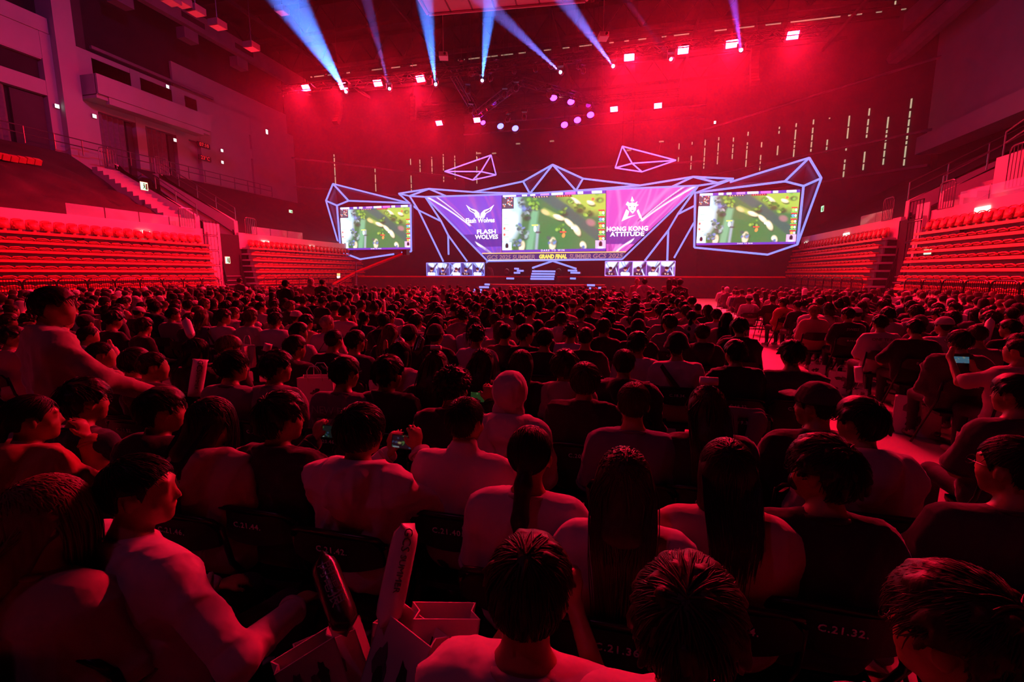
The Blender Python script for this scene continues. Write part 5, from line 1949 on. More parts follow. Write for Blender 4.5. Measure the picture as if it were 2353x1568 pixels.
# ---------------------------------------------------------------- the audience
WHT, BEI, DRK, NAV, GRY, GRN, CHA, BLU, ORG = (.52, .49, .5), (.36, .29, .25), (.022, .02, .024), (.02, .022, .06), (.2, .19, .2), (.02, .1, .06), (.06, .055, .06), (.1, .13, .2), (.4, .16, .08)
BLK, BRN, LBR, BLD = (.012, .009, .008), (.035, .018, .011), (.13, .065, .04), (.5, .42, .34)
_MC = {}


def get(key, fn):
    if key not in _MC:
        _MC[key] = fn()
    return _MC[key]


def frz(d):
    return tuple(sorted((k, tuple(v) if isinstance(v, (list, tuple)) else v) for k, v in d.items()))


_sk0 = skeleton


def skeleton(pose):
    p = dict(pose)
    wl, wr_, el, er, dl, dr = (p.pop(k, None) for k in ('Wl', 'Wr', 'El', 'Er', 'Dl', 'Dr'))
    J = _sk0(p)
    for sd, w, e, d in ((-1, wl, el, dl), (1, wr_, er, dr)):
        if w is not None:
            J['W', sd] = np.array(w, float)
        if e is not None:
            J['E', sd] = np.array(e, float)
        if d is not None:
            J['D', sd] = np.array(d, float)
    return J


def get_body(pose, kind, vox):
    def b():
        J = skeleton(pose)
        s = SDF(vox)
        body_prims(s, J, hands=vox < .0125)
        head_prims(s, J, True)
        V, Q = s.run()
        Mh = Matrix(J['hr'].tolist()).to_4x4()
        Mh.translation = Vector(J['hc'])
        return np_mesh('person', V, Q, ['skin', 'trousers', 'shoe'], face_mats(s.labels(V), Q)), Mh, J
    body, Mh, J = get(('b', frz(pose), vox), b)

    def sh():
        s = SDF(vox * 1.32)
        shirt_prims(s, J, kind)
        V, Q = s.run(folds({'tee': .010, 'hoodie': .013, 'jacket': .015, 'long': .011, 'turtle': .007}.get(kind, .009), len(_MC)))
        return np_mesh('shirt', V, Q, ['cloth'])
    return body, get(('s', frz(pose), kind, vox), sh), Mh, J


def ring(c, d, r, tr, sy=1.0):
    d = Vector(d).normalized()
    x = d.cross(Vector((0, 1, 0.2))).normalized()
    y = d.cross(x)
    return MB().tube([Vector(c) + (x * math.cos(2 * PI * i / 18) + y * sy * math.sin(2 * PI * i / 18)) * r for i in range(18)], tr, 6, closed=True).mesh('cuff', 'cloth', True)


def trims(pose, kind, J):
    """collar and cuffs or sleeve hems of a shirt"""
    out = []
    nb = J['nb']
    if kind in ('tee', 'long', 'sweater'):
        cr = MB().tube([(nb[0] + .071 * math.cos(q), nb[1] - .002 + .064 * math.sin(q), nb[2] + .012 - .024 * math.sin(q)) for q in [2 * PI * i / 20 for i in range(20)]], .0115, 6, closed=True).mesh('collar', 'cloth', True)
        out.append(('collar', cr))
    for sd in (-1, 1):
        S0, E, W_ = J['S', sd], J['E', sd], J['W', sd]
        if kind == 'tee':
            out.append(('sleeve_hem', ring(S0 + (E - S0) * .95, E - S0, .077, .009)))
        else:
            out.append(('cuff', ring(E + (W_ - E) * .93, W_ - E, .044, .011)))
    return out


def get_hair(style, vox):
    return get(('h', style, vox), lambda: make_hair(style, vox, len(_MC), 1.0 if vox < .006 else (.55 if vox < .009 else .25)))


def strap(parent, J, side, m='ink'):
    """a bag strap across the back, following its curve"""
    n = 14
    vs, fs = [], []
    for i in range(n + 1):
        t = i / n
        x = side * (.15 - .33 * t)
        z = J['nb'][2] + .0 - .42 * t
        yb = -.03 - .8 * math.sqrt(max(.02, .15 ** 2 - (max(abs(x) - .08, 0)) ** 2)) + J['chest'][1] + .0 - .012 + (.05 if t < .08 else 0)
        for k in (-.018, .018):
            vs += [(x + k * .6, yb, z + k), (x + k * .6, yb - .006, z + k)]
        if i:
            a = 4 * i
            fs += [(a - 4, a, a + 2, a - 2), (a - 3, a - 1, a + 3, a + 1), (a - 4, a - 3, a + 1, a), (a - 2, a + 2, a + 3, a - 1)]
    return MB().add(vs, fs).build('bag_strap', m, parent, True)


GL = make_glasses()
PEOPLE = []


def person(loc, rz, pose, kind, col, style, hcol, label, vox=.012, sc=1.0, wear=None, wcol=None, glasses=False, group=None, bag=None, trous=None):
    body, shirt, Mh, J = get_body(pose, kind, vox)
    o = link('person', body, None, loc)
    o.rotation_euler, o.scale = (0, 0, rz), (sc, sc, sc)
    tag(o, label, 'person', group)
    s = link('shirt', shirt, o)
    s.color = (*col, 1)
    if vox < .0155:
        for nm, me in get(('t', frz(pose), kind), lambda: trims(pose, kind, J)):
            link(nm, me, s).color = (*[v * .72 for v in col], 1)
    if style:
        h = link('hair', get_hair(style, .0055 if vox < .012 else (.0085 if vox < .0155 else .012)), o)
        h.matrix_local = Mh
        h.color = (*hcol, 1)
    if wear:
        w = link({'cap': 'cap', 'bucket': 'bucket_hat', 'bear': 'bear_eared_hat', 'hood': 'hood', 'beanie': 'beanie'}[wear], get(('w', wear, vox < .012), lambda: make_headwear(wear, .008 if vox < .012 else .011)), o)
        w.matrix_local = Mh
        w.color = (*(wcol or col), 1)
    if glasses:
        g = link('glasses', GL, o)
        g.matrix_local = Mh
    if bag:
        strap(o, J, bag)
    PEOPLE.append(o)
    return o, J


# ---- folding chairs
def chair_meshes():
    b = MB()
    n, rows = 10, 5
    vs = []
    for j in range(rows):
        for i in range(n):
            u, t = i / (n - 1) * 2 - 1, j / (rows - 1)
            top = .205 - .05 * max(0, abs(u) - .72) / .28 * 1.2 if t > .5 else .0
            bot = .03 * abs(u) ** 2
            z = .675 + (bot * (1 - t) + t * (.155 - .06 * (max(0, abs(u) - .7) / .3) ** 2))
            vs.append((u * .215, -.215 + .035 * u * u - .06 * (z - .62), z))
    for y in (0, -.022):
        b.add([(x, y0 + y, z) for x, y0, z in vs], [])
    k = n * rows
    for j in range(rows - 1):
        for i in range(n - 1):
            a = j * n + i
            b.f += [(a + 1, a, a + n, a + n + 1), (a + k, a + 1 + k, a + n + 1 + k, a + n + k)]
    edge = [i for i in range(n)] + [j * n + n - 1 for j in range(1, rows)] + [(rows - 1) * n + i for i in range(n - 2, -1, -1)] + [j * n for j in range(rows - 2, 0, -1)]
    for i in range(len(edge)):
        p, q_ = edge[i], edge[(i + 1) % len(edge)]
        b.f.append((p, q_, q_ + k, p + k))
    b.m = [0] * len(b.f)
    back = b.mesh('backrest', 'blackfab', False)
    s = MB().prism([(-.19, -.17, .425), (.19, -.17, .425), (.2, .1, .43), (.16, .2, .43), (-.16, .2, .43), (-.2, .1, .43)], (0, 0, .03)).mesh('seat', 'blackfab')
    tt = []
    for sd in (-1, 1):
        tt.append(MB().tube([(.222 * sd, -.2, .8), (.225 * sd, -.16, .6), (.222 * sd, .19, .012)], .013, 6).mesh('leg', 'blacksteel', True))
        tt.append(MB().tube([(.2 * sd, .1, .43), (.2 * sd, -.24, .012)], .012, 6).mesh('leg', 'blacksteel', True))
    rim = MB().tube([(-.222, -.2, .79), (-.2, -.222, .83), (-.15, -.238, .845), (.15, -.238, .845), (.2, -.222, .83), (.222, -.2, .79)], .013, 6).mesh('top_rail', 'blacksteel', True)
    bar = MB().tube([(-.222, .1, .14), (.222, .1, .14)], .009, 5).mesh('crossbar', 'blacksteel', True)
    return back, s, tt, rim, bar


CB, CS, CL, CR_, CX = chair_meshes()
NTX = Matrix.Translation((0, -.251, .775)) @ Matrix.Rotation(R(4), 4, 'X') @ FACE


def chair(loc, rz, label, number=None, full=True, group='black folding chairs'):
    t = thing('folding_chair', label, 'chair', loc, rz, group)
    bk = link('backrest', CB, t)
    link('seat', CS, t)
    if full:
        for l_ in CL:
            link('leg', l_, t)
        link('top_rail', CR_, t)
        link('crossbar', CX, t)
    else:
        link('leg', CL[0], t)
        link('leg', CL[2], t)
    if number:
        text('number_lettering', number, .038, 'numbers', bk, NTX, .0008, spacing=1.15, outline=.0006)
    return t


lap, ph, phh, crs, chn = dict(arms='lap'), dict(arms='phone', pitch=-.25), dict(arms='phone_high', pitch=-.12), dict(arms='cross'), dict(arms='chin')
HSPOTS = []


def hero(px, py, what, kind='tee', col=DRK, style='short', hcol=BLK, pose=lap, rz=0.0, yaw=0.0, num=None, zt=1.325, sc=1.0, D=None, wide=None, pitch=None, lean=None, seat=True, **kw):
    po = dict(pose)
    if yaw:
        po['yaw'] = yaw
    if wide:
        po['wide'] = wide
    if pitch is not None:
        po['pitch'] = pitch
    if lean is not None:
        po['lean'] = lean
    if 'Wr' not in po:
        po['yaw'] = round(po.get('yaw', 0) / .25) * .25
        po['wide'] = round(po.get('wide', 1.0) / .1) * .1
    p = at(px, py, Z=zt * sc) if D is None else at(px, py, D=D)
    hx = Matrix.Rotation(rz, 3, 'Z') @ Vector((0, .005 + po.get('lean', 0) * 1.25, 0))
    loc = Vector((p.x, p.y, 0)) - hx
    dist = math.hypot(p.x, p.y)
    vox = .0098 if dist < 1.7 or (dist < 4 and 'Wr' in po) or (dist < 3.4 and po.get('arms') == 'chin') else (.0118 if dist < 2.6 else (.015 if dist < 4.2 else .019))
    o, J = person(loc, rz, po, kind, col, style, hcol, what, vox, sc, **kw)
    HSPOTS.append((p.x, p.y))
    if seat:
        chair(loc, rz, 'black folding chair under the ' + ' '.join(what.split()[:10]), num, dist < 6)
    return o, J, loc


def print_on(o, J, body, size, z=.93, m='dimprint', dx=0.0, sx=1.0, name='shirt_lettering', shear=0.0):
    y = J['chest'][1] - .13
    o = next((k for k in o.children if k.name.startswith('shirt')), o)
    return text(name, body, size, m, o, Matrix.Translation((dx, y, z)) @ FACE, .001, sx=sx, shear=shear)


# nearest row
hero(305, 1050, 'large man with cropped dark hair in white long tee by the long-haired woman', 'long', WHT, 'crop', BLK, dict(arms='lap', wide=1.38, Er=(.46, .0, .76), Wr=(.34, .3, .68)), yaw=-.75, rz=-.2)
hero(92, 1098, 'woman with long light brown hair in beige top at the picture corner', 'tee', BEI, 'long', LBR, lap, yaw=-.5)
hero(1215, 1252, 'short-haired boy in pale tee beside the bundle of paper bags', 'tee', WHT, 'short', BRN, ph, yaw=.1)
hero(1590, 1316, 'person with swept brown hair and light jacket nearest the camera', 'jacket', WHT, 'fluffy', BRN, lap, yaw=-.2)
hero(2225, 1340, 'man with glasses and swept hair in the bottom corner', 'tee', GRY, 'fluffy', BRN, lap, yaw=.75, glasses=True)
hero(2345, 985, 'big man in dark tee with glasses at the picture edge past the aisle', 'tee', CHA, 'crop', BLK, dict(arms='lap', wide=1.2), yaw=.5, zt=1.36, glasses=True)
# row of chairs marked C.21
hero(62, 908, 'woman with ponytail in rust hoodie beside the green shirt', 'hoodie', ORG, 'pony', BLK, chn, yaw=-.5, num='C.21.52.')
o, J, _ = hero(185, 876, 'man with glasses and dark green tee turned to the stage', 'tee', GRN, 'fluffy', BLK, dict(arms='lap', wide=1.1), yaw=-.35, num='C.21.50.', glasses=True)
hero(362, 894, 'man in dark hoodie with heavy fringe looking aside', 'hoodie', DRK, 'short', BLK, lap, yaw=-.45, num='C.21.48.')
hero(480, 914, 'woman with long black hair in beige hoodie', 'hoodie', BEI, 'long', BLK, lap, yaw=-.3, num='C.21.46.')
PH1 = hero(640, 909, 'man in black jacket playing on a phone beside the hooded boy', 'jacket', DRK, 'fluffy', BLK, dict(arms='phone', Wr=(.11, .33, .96), Wl=(-.07, .33, .96), Er=(.31, .12, .74), Dr=(-.1, .35, .9), Dl=(.1, .35, .9)), yaw=-.45, num='C.21.44.')
PH2 = hero(825, 934, 'boy in pale hoodie holding a phone up with both hands', 'hoodie', WHT, 'bowl', BLK, dict(arms='phone_high', Wr=(.13, .32, 1.0), Wl=(-.05, .34, .96), Er=(.29, .13, .8), Dr=(-.15, .1, .95), Dl=(.1, .4, .85)), yaw=-.35, num='C.21.42.')
hero(1068, 915, 'man in white turtleneck with cropped hair', 'turtle', WHT, 'crop', BLK, dict(arms='lap', wide=1.12), yaw=-.15, num='C.21.40.')
hero(1218, 980, 'woman with low black ponytail in white tee', 'tee', WHT, 'pony', BLK, lap, num='C.21.38.')
hero(1436, 1032, 'woman with long straight hair over a white tee', 'tee', WHT, 'longer', BRN, lap, num='C.21.36.')
hero(1675, 1012, 'woman with bobbed hair in dusty pink sweater', 'sweater', (.45, .3, .28), 'bob', BLK, lap, yaw=-.1, num='C.21.34.')
o, J, _ = hero(1900, 1014, 'man with glasses and face mask in black tee', 'tee', DRK, 'fluffy', BLK, dict(arms='lap', wide=1.15), yaw=.75, num='C.21.32.', glasses=True)
mk = SDF(.006)
mk.ell((0, .072, -.052), (.056, .036, .04), None, .01)
mk.cap((-.052, .06, -.035), (-.078, .0, -.0), .004, .004, None, .005)
mk.cap((.052, .06, -.035), (.078, .0, -.0), .004, .004, None, .005)
V_, Q_ = mk.run()
w_ = link('face_mask', np_mesh('face_mask', V_, Q_, ['black']), o)
w_.matrix_local = next(k for k in o.children if k.name.startswith('hair')).matrix_local
# row of chairs marked C.20
hero(1985, 916, 'boy with glasses in pale tie-dyed hoodie beside the aisle', 'hoodie', (.34, .33, .36), 'short', BLK, lap, yaw=.45, num='C.20.30.', glasses=True)
o, J, _ = hero(1880, 884, 'man in black cap and black jacket looking aside', 'jacket', DRK, 'crop', BLK, dict(arms='chin', wide=1.1), yaw=.85, num='C.20.32.', wear='cap', wcol=CHA)
o, J, _ = hero(1628, 886, 'woman with hair roller on top and very long dark hair', 'long', DRK, 'longer', BRN, lap, num='C.20.34.')
MB().tube([(-.045, .0, .155), (.045, .0, .155)], .023, 12).build('hair_roller', 'film', o, True, (0, 0, 1.195))
o, J, _ = hero(1458, 880, 'young man with cropped hair in slate blue printed tee', 'tee', BLU, 'crop', BRN, lap, num='C.20.36.')
print_on(o, J, 'EVERY OTHER MAN', .018, .93)
print_on(o, J, 'NICE TO MEET YOU', .02, .905)
MB().tube([(-.0, J['chest'][1] - .125, .84), (.05, J['chest'][1] - .13, .875), (.09, J['chest'][1] - .115, .84)], .011, 6).build('shirt_print', 'seat', o)
hero(1345, 836, 'man with smooth black hair in black jacket', 'jacket', DRK, 'bowl', BRN, lap, num='C.20.38.')
hero(1172, 860, 'person in white bear-eared hat and pale hoodie', 'hoodie', WHT, None, BLK, lap, num='C.20.40.', wear='bear')
PH3 = hero(1040, 850, 'curly-haired person in black holding a glowing phone', 'jacket', DRK, 'curly', BLK, dict(arms='phone', Wr=(.13, .36, 1.02), Wl=(-.01, .36, .98), Er=(.29, .13, .82), Dr=(-.1, .2, .95)), yaw=-.3, num='C.20.42.')
hero(890, 822, 'man with thick dark hair in black jacket', 'jacket', DRK, 'fluffy', BLK, lap, yaw=-.2, num='C.20.44.')
o, J, _ = hero(790, 820, 'man with glasses in grey jersey lettered NEW ERA', 'tee', (.17, .15, .16), 'short', BLK, dict(arms='lap', wide=1.1), yaw=-.35, num='C.20.46.', glasses=True)
print_on(o, J, 'NEW ERA', .075, .965, 'dimprint', 0, 1.05)
print_on(o, J, '77', .17, .84, 'dimprint', 0, 1.7)
hero(632, 810, 'man with layered hair in grey vest over black sleeves', 'long', GRY, 'fluffy', BLK, lap, yaw=-.4, num='C.19.52.')
hero(530, 808, 'man with bowl cut in slate tee beside the white stick', 'tee', GRY, 'bowl', BLK, lap, yaw=-.5, num='C.19.54.')
hero(345, 808, 'man in black hoodie with shaved sides', 'hoodie', DRK, 'fade', BLK, lap, yaw=-.55, num='C.20.52.')
hero(305, 805, 'person with round dark hair hidden behind the shaved man', 'hoodie', DRK, 'short', BLK, lap, zt=1.31)
hero(226, 785, 'man with shaved nape in beige cape jacket', 'jacket', BEI, 'fade', BLK, lap, yaw=-.5, num='C.20.54.')
hero(22, 752, 'person with glasses in rose tee at the picture edge', 'tee', (.5, .22, .25), 'fluffy', BLK, lap, yaw=-.5, glasses=True)
hero(447, 778, 'person with chin-length hair and glasses under the stick', 'long', DRK, 'bob', BLK, lap, yaw=-.6, glasses=True)
hero(520, 772, 'person with parted light hair bending over', 'long', CHA, 'short', LBR, dict(arms='lap', lean=.1, pitch=-.4), yaw=-.5)
# rows C.19 and C.18
hero(675, 772, 'person in dark hoodie before the wing jersey', 'hoodie', DRK, 'short', BLK, lap, yaw=-.3)
o, J, _ = hero(765, 757, 'person in black jersey with a small white wing emblem', 'tee', DRK, 'crop', BLK, dict(arms='lap', wide=1.1))
b_ = MB()
for sg in (-1, 1):
    b_.prism([(0, -.165, .93), (sg * .055, -.165, .955), (sg * .03, -.165, .925), (sg * .008, -.165, .915)], (0, .02, 0))
b_.build('wing_emblem', 'dimprint', o)
hero(815, 760, 'man with glasses in navy shirt clapping his hands', 'long', NAV, 'short', BLK, dict(arms='phone_high'), yaw=-.3, glasses=True)
hero(918, 785, 'woman in pale hoodie behind the upright white stick', 'hoodie', WHT, 'bob', BLK, lap, yaw=-.3)
o, J, _ = hero(1000, 806, 'woman with long hair and a white hair roller', 'long', DRK, 'longer', BRN, lap)
MB().tube([(-.04, .02, .15), (.04, .02, .15)], .02, 12).build('hair_roller', 'film', o, True, (0, 0, 1.195))
hero(1108, 800, 'woman with very long wavy brown hair', 'long', DRK, 'longer', BRN, lap)
hero(1198, 804, 'woman with long dark hair in dark cardigan', 'jacket', DRK, 'long', BRN, lap)
hero(1298, 808, 'person with tousled hair in beige shirt', 'hoodie', BEI, 'fluffy', BRN, lap)
hero(1435, 803, 'broad man with cropped hair in black hoodie', 'hoodie', DRK, 'crop', BLK, dict(arms='lap', wide=1.2), num='C.19.36.')
hero(1557, 770, 'person in black bucket hat and white tee with a black strap', 'tee', WHT, 'short', BLK, dict(arms='lap', wide=1.1), num='C.18.34.', wear='bucket', wcol=DRK, bag=-1)
hero(1692, 782, 'man with flat dark hair in black jacket near the aisle', 'jacket', DRK, 'short', BLK, lap, yaw=.25, num='C.18.32.')
hero(1822, 785, 'man with undercut and striped black shirt at the aisle', 'long', CHA, 'fluffy', BLK, dict(arms='lap', wide=1.2), num='C.18.30.')
hero(1467, 765, 'person with glasses and mop hair in white tee', 'tee', WHT, 'fluffy', BLK, lap, yaw=-.2, glasses=True)
hero(1160, 744, 'man with black strap over a dark shirt', 'long', CHA, 'crop', BLK, lap, bag=1)
hero(1095, 749, 'man with curly crop in pale long shirt', 'long', (.45, .45, .5), 'curly', BLK, lap)
hero(1208, 746, 'man in dark shirt turned in profile', 'long', DRK, 'short', BLK, lap, yaw=-.7)
hero(1252, 755, 'boy with neat round hair in black printed tee', 'tee', DRK, 'short', BLK, lap)
hero(1290, 718, 'person in white hoodie with a small dark bag strap', 'hoodie', WHT, 'short', BLK, lap, bag=1)
hero(1346, 752, 'tall man with cropped hair in black tee', 'tee', DRK, 'crop', BLK, lap)
hero(1000, 749, 'person in black hoodie with black cap before the long hair', 'hoodie', DRK, 'crop', BLK, lap, wear='beanie', wcol=CHA)
hero(940, 748, 'person in dark cap beside the lit black stick', 'jacket', DRK, 'crop', BLK, lap, wear='cap', wcol=CHA)
hero(896, 744, 'woman with straight brown hair in dark top', 'long', DRK, 'long', LBR, lap)
hero(1615, 744, 'boy with round crop in dark hoodie before the hat', 'hoodie', DRK, 'crop', BLK, lap, num='C.16.32.')
hero(1702, 730, 'tall person in black long coat beside the aisle', 'jacket', DRK, 'short', BLK, lap, sc=1.03)
hero(750, 725, 'person with bleached crop in white tee and dark strap', 'tee', WHT, 'crop', BLD, lap, yaw=-.2, bag=1)
hero(598, 694, 'man in white tee with a black strap leaning aside', 'tee', WHT, 'crop', BLK, dict(arms='lap', wide=1.15), yaw=-.4, bag=-1)
hero(685, 742, 'young man in white tee with neat dark hair', 'tee', WHT, 'short', BLK, lap, yaw=-.4)
hero(395, 708, 'man in grey sweater with dark hair behind the stick', 'sweater', GRY, 'short', BLK, lap, yaw=-.4)
# section beyond the aisle
o, J, _ = hero(2025, 724, 'man in white tee lettered ONE TEAM', 'tee', WHT, 'short', BLK, dict(arms='lap', wide=1.1), num='D.15.28.')
print_on(o, J, 'ONE TEAM', .055, .98, 'ink', 0, 1.15)
MB().lathe([(.001, 0), (.05, 0), (.05, .004), (.001, .004)], 16, (0, J['chest'][1] - .135, .9), Matrix.Rotation(PI / 2, 3, 'X')).build('shirt_print', 'dimprint', o)
hero(2107, 734, 'large man in black tee with a hair swirl', 'tee', DRK, 'short', BLK, dict(arms='wide', wide=1.25), num='D.16.28.')
hero(2210, 760, 'man in dark varsity jacket with pale sleeves', 'jacket', CHA, 'bowl', BLK, dict(arms='lap', wide=1.2), yaw=.2, num='D.17.28.', glasses=True)
o, J, _ = hero(1950, 708, 'man in black jersey with grey script', 'tee', DRK, 'short', BLK, dict(arms='lap', wide=1.15), yaw=.4, num='D.14.28.')
print_on(o, J, 'SWISS', .06, .96, 'dimprint', .03, 1.2, shear=.2)
hero(1872, 702, 'woman with cropped blond hair in rose sweater', 'sweater', (.5, .25, .25), 'short', (.25, .15, .09), lap)
hero(2172, 730, 'person in pale pink cap and white tee', 'tee', WHT, 'crop', BLK, lap, wear='cap', wcol=WHT, yaw=.2)
PH4 = hero(2345, 778, 'man in blotched pale shirt watching a bright phone', 'tee', (.45, .36, .34), 'fade', BLK, dict(arms='phone_high', Wl=(-.33, .34, 1.08), Wr=(-.1, .36, .95), El=(-.36, .1, .86), Dl=(.3, .2, .9)), yaw=.55, glasses=True)
hero(2325, 735, 'person with straight hair in dark shirt behind the phone', 'long', DRK, 'short', BLK, lap, yaw=.5)
hero(2342, 862, 'person in dark tee and khaki trousers beside the paper bag', 'tee', CHA, 'short', BLK, lap, yaw=.4)
hero(1722, 678, 'person in white cap and pale shirt with a black strap', 'tee', WHT, 'crop', BLK, lap, wear='cap', wcol=WHT, bag=1, num='C.9.30.')

# people on their feet
SB = dict(arms='reach', stand=True, wide=1.2)
hero(112, 655, 'tall man standing in a pale jacket among the seated crowd', 'jacket', BEI, 'short', BLK, SB, D=3.0, sc=1.05, seat=False, rz=-.35, yaw=-.3)
for px, py, D, what, kind, col, style, wear in (
        (655, 634, 13, 'person standing in black jacket before the stand barriers', 'jacket', DRK, 'short', None),
        (714, 634, 16, 'person in pale headscarf standing by the barriers', 'jacket', BEI, None, 'hood'),
        (740, 636, 15.5, 'person in black standing beside the pale headscarf', 'jacket', DRK, 'crop', None),
        (550, 640, 19, 'person standing at the foot of the access stair', 'tee', DRK, 'short', None),
        (1464, 641, 17, 'bald-capped person standing near the violet desk', 'long', (.4, .2, .2), None, 'beanie'),
        (1482, 636, 16, 'person in white hoodie standing with the staff', 'hoodie', WHT, 'short', None),
        (1538, 637, 16.5, 'woman with long hair standing with the staff', 'long', (.3, .15, .15), 'long', None),
        (1549, 639, 17, 'second long-haired woman standing close beside the first', 'long', DRK, 'long', None),
        (1563, 633, 15, 'staff member standing in black tee with printed back', 'tee', DRK, 'fluffy', None)):
    o, J, _ = hero(px, py, what, kind, col, style, BLK, dict(arms='hang', stand=True), D=D, seat=False, wear=wear)
    if 'printed' in what:
        print_on(o, J, 'FOOD', .12, 1.36, 'dimprint', 0, 1.1)
        print_on(o, J, 'STAFF', .06, 1.2, 'dimprint', 0, 1.1)

# ---- the rest of the seats, row by row
POSES = [dict(arms='lap'), dict(arms='lap', yaw=-.35, wide=1.08), dict(arms='phone', pitch=-.3), dict(arms='cross', yaw=.3), dict(arms='chin', yaw=-.25), dict(arms='lap', lean=.09, pitch=-.15, yaw=.15), dict(arms='wide', wide=1.12, yaw=-.1), dict(arms='lap', yaw=.4, wide=.93)]
KINDS = ['tee', 'tee', 'hoodie', 'jacket', 'sweater']
KN = dict(tee='tee', hoodie='hoodie', jacket='jacket', sweater='sweater', long='long tee')
STY = [('short', 'neat'), ('fluffy', 'thick'), ('crop', 'cropped'), ('bowl', 'bowl-cut'), ('fringe', 'fringed'), ('curly', 'curly'), ('long', 'long'), ('longer', 'very long'), ('bob', 'bobbed'), ('pony', 'tied'), ('bun', 'bunned'), ('fade', 'shaved-side')]
SW = [20, 17, 17, 8, 8, 4, 6, 5, 6, 4, 2, 5]
CN = [(DRK, 'black', 34), (CHA, 'charcoal', 14), (NAV, 'navy', 7), (WHT, 'white', 22), (BEI, 'beige', 9), (GRY, 'grey', 8), ((.45, .1, .1), 'red', 3), (BLU, 'slate', 4)]
HC = [(BLK, 'black', 10), (BRN, 'dark brown', 6), (LBR, 'light brown', 2)]
rg = random.Random(21)
spots = []
for row in range(22, 0, -1):
    y = 1.95 + 1.005 * (21 - row)
    n_c = int((1.55 + 24.0) / .455)
    for i in range(n_c):                       # seats counted outward from the aisle
        x = 1.5 + .012 * (22 - row) - .455 * i
        if -7.1 < x < -5.75 and row < 16:
            continue                           # aisle down the middle of the hall
        if row < 3 and x < -11:
            continue
        spots.append((row, 0, i + 1, x, y))
    for i in range(19):
        x = 3.72 + .03 * (20 - row) + .455 * i
        if x < 12.0:
            spots.append((row, 1, i + 1, x, y + .15))
GEN, FAR = [], []
for row, sec, i, x, y in spots:
    x += rg.uniform(-.05, .05)
    y += rg.uniform(-.09, .09)
    px, py, d = to_px((x, y, 1.25))
    if d < .6 or px < -90 or px > 2440 or py > 1640:
        continue
    if row > 17 and sec == 0 and x > -6.2 and not px < -20:
        continue                               # these rows are placed one by one above
    if row > 18 and sec == 1:
        continue
    if row == 22 or (row == 21 and x < -3.3) or (row > 18 and math.hypot(x, y) < 3.2):
        continue
    if any(abs(x - hx) < .36 and abs(y - hy) < .62 for hx, hy in HSPOTS):
        continue
    (GEN if rg.random() > (.06 if row > 8 else .1) else []).append((math.hypot(x, y), row, sec, i, x, y))
GEN.sort()
NEAR_N = 318 - len(PEOPLE)
FAR = GEN[NEAR_N:]
GEN = GEN[:NEAR_N]
for dist, row, sec, i, x, y in GEN:
    st_, sn = rg.choices(STY, SW)[0]
    col, cn, _w = rg.choices(CN, [c[2] for c in CN])[0]
    hc, hn, _w = rg.choices(HC, [c[2] for c in HC])[0]
    k = rg.choice(KINDS)
    po = rg.choice(POSES)
    wear = rg.choices([None, 'cap', 'hood', 'beanie'], [90, 6, 1.5, 2.5])[0]
    rz = rg.uniform(-.16, .16) + (-.1 if x < -5 else (.15 if sec else 0))
    hd = f'{sn} {hn} hair' if wear is None else {'cap': 'a cap', 'hood': 'hood up', 'beanie': 'a beanie'}[wear]
    lab = f'spectator, {hd}, {cn} {KN[k]}, {nth(22 - row)} row ahead, {nth(i)} seat {"beyond" if sec else "before"} the aisle'
    vox = .018 if dist < 6.5 else .024
    c2 = tuple(v * rg.uniform(.8, 1.2) for v in col)
    person((x, y, 0), rz, po, k, c2, None if wear == 'hood' else ('crop' if wear else st_), hc, lab, vox, rg.uniform(.95, 1.05), wear, (rg.choice([DRK, CHA, WHT]) if wear == 'cap' else c2), glasses=rg.random() < .12, group='seated spectators', bag=rg.choice([1, -1]) if rg.random() < .07 else None)
    num = f'{"CD"[sec]}.{row}.{(28 + 2 * i) if sec == 0 else (30 - 2 * i)}.' if dist < 9 else None
    chair((x, y, 0), rz, f'black folding chair, {nth(22 - row)} row ahead, {nth(i)} seat {"beyond" if sec else "before"} the aisle', num, dist < 5)

# ---- everyone further away, joined: figures to the waist with hair, and their chairs
def far_variant(pose, style, vox=.055):
    J = skeleton(pose)
    s = SDF(vox)
    body_prims(s, J, hands=False, legs=False)
    s.p = [p[:-1] + (SHIRT if p[-1] in (TROU,) else p[-1],) for p in s.p]
    sh = SDF(vox)
    shirt_prims(sh, J, 'tee' if style != 'hood' else 'hoodie')
    s.p = [p for p in s.p if not (isinstance(p[3], float) and p[0][2] > .8 and p[2] > .1)]
    s.p += [p[:-1] + (SHIRT,) for p in sh.p]
    head_prims(s, J, False)
    T = lambda *p: J['hc'] + J['hr'] @ np.array(p)
    s.ell(T(0, -.022, .042), (.09, .105, .098), J['hr'], .02, HAIRL)
    if style == 'long':
        s.cap(T(0, -.08, -.02), T(0, -.14, -.26), .08, .07, (np.array((0., 1, 0)), .6), .03, HAIRL)
    elif style == 'bob':
        s.cap(T(-.03, -.05, -.06), T(.03, -.05, -.06), .08, .08, None, .03, HAIRL)
    elif style == 'curly':
        s.ell(T(0, -.022, .05), (.108, .118, .11), J['hr'], .02, HAIRL)
    elif style == 'cap':
        s.cap(T(0, .08, .05), T(0, .15, .045), .06, .05, (np.array((0., 0, 1)), .3), .01, HAIRL)
    V, Q = s.run()
    return V, Q, s.labels(V)


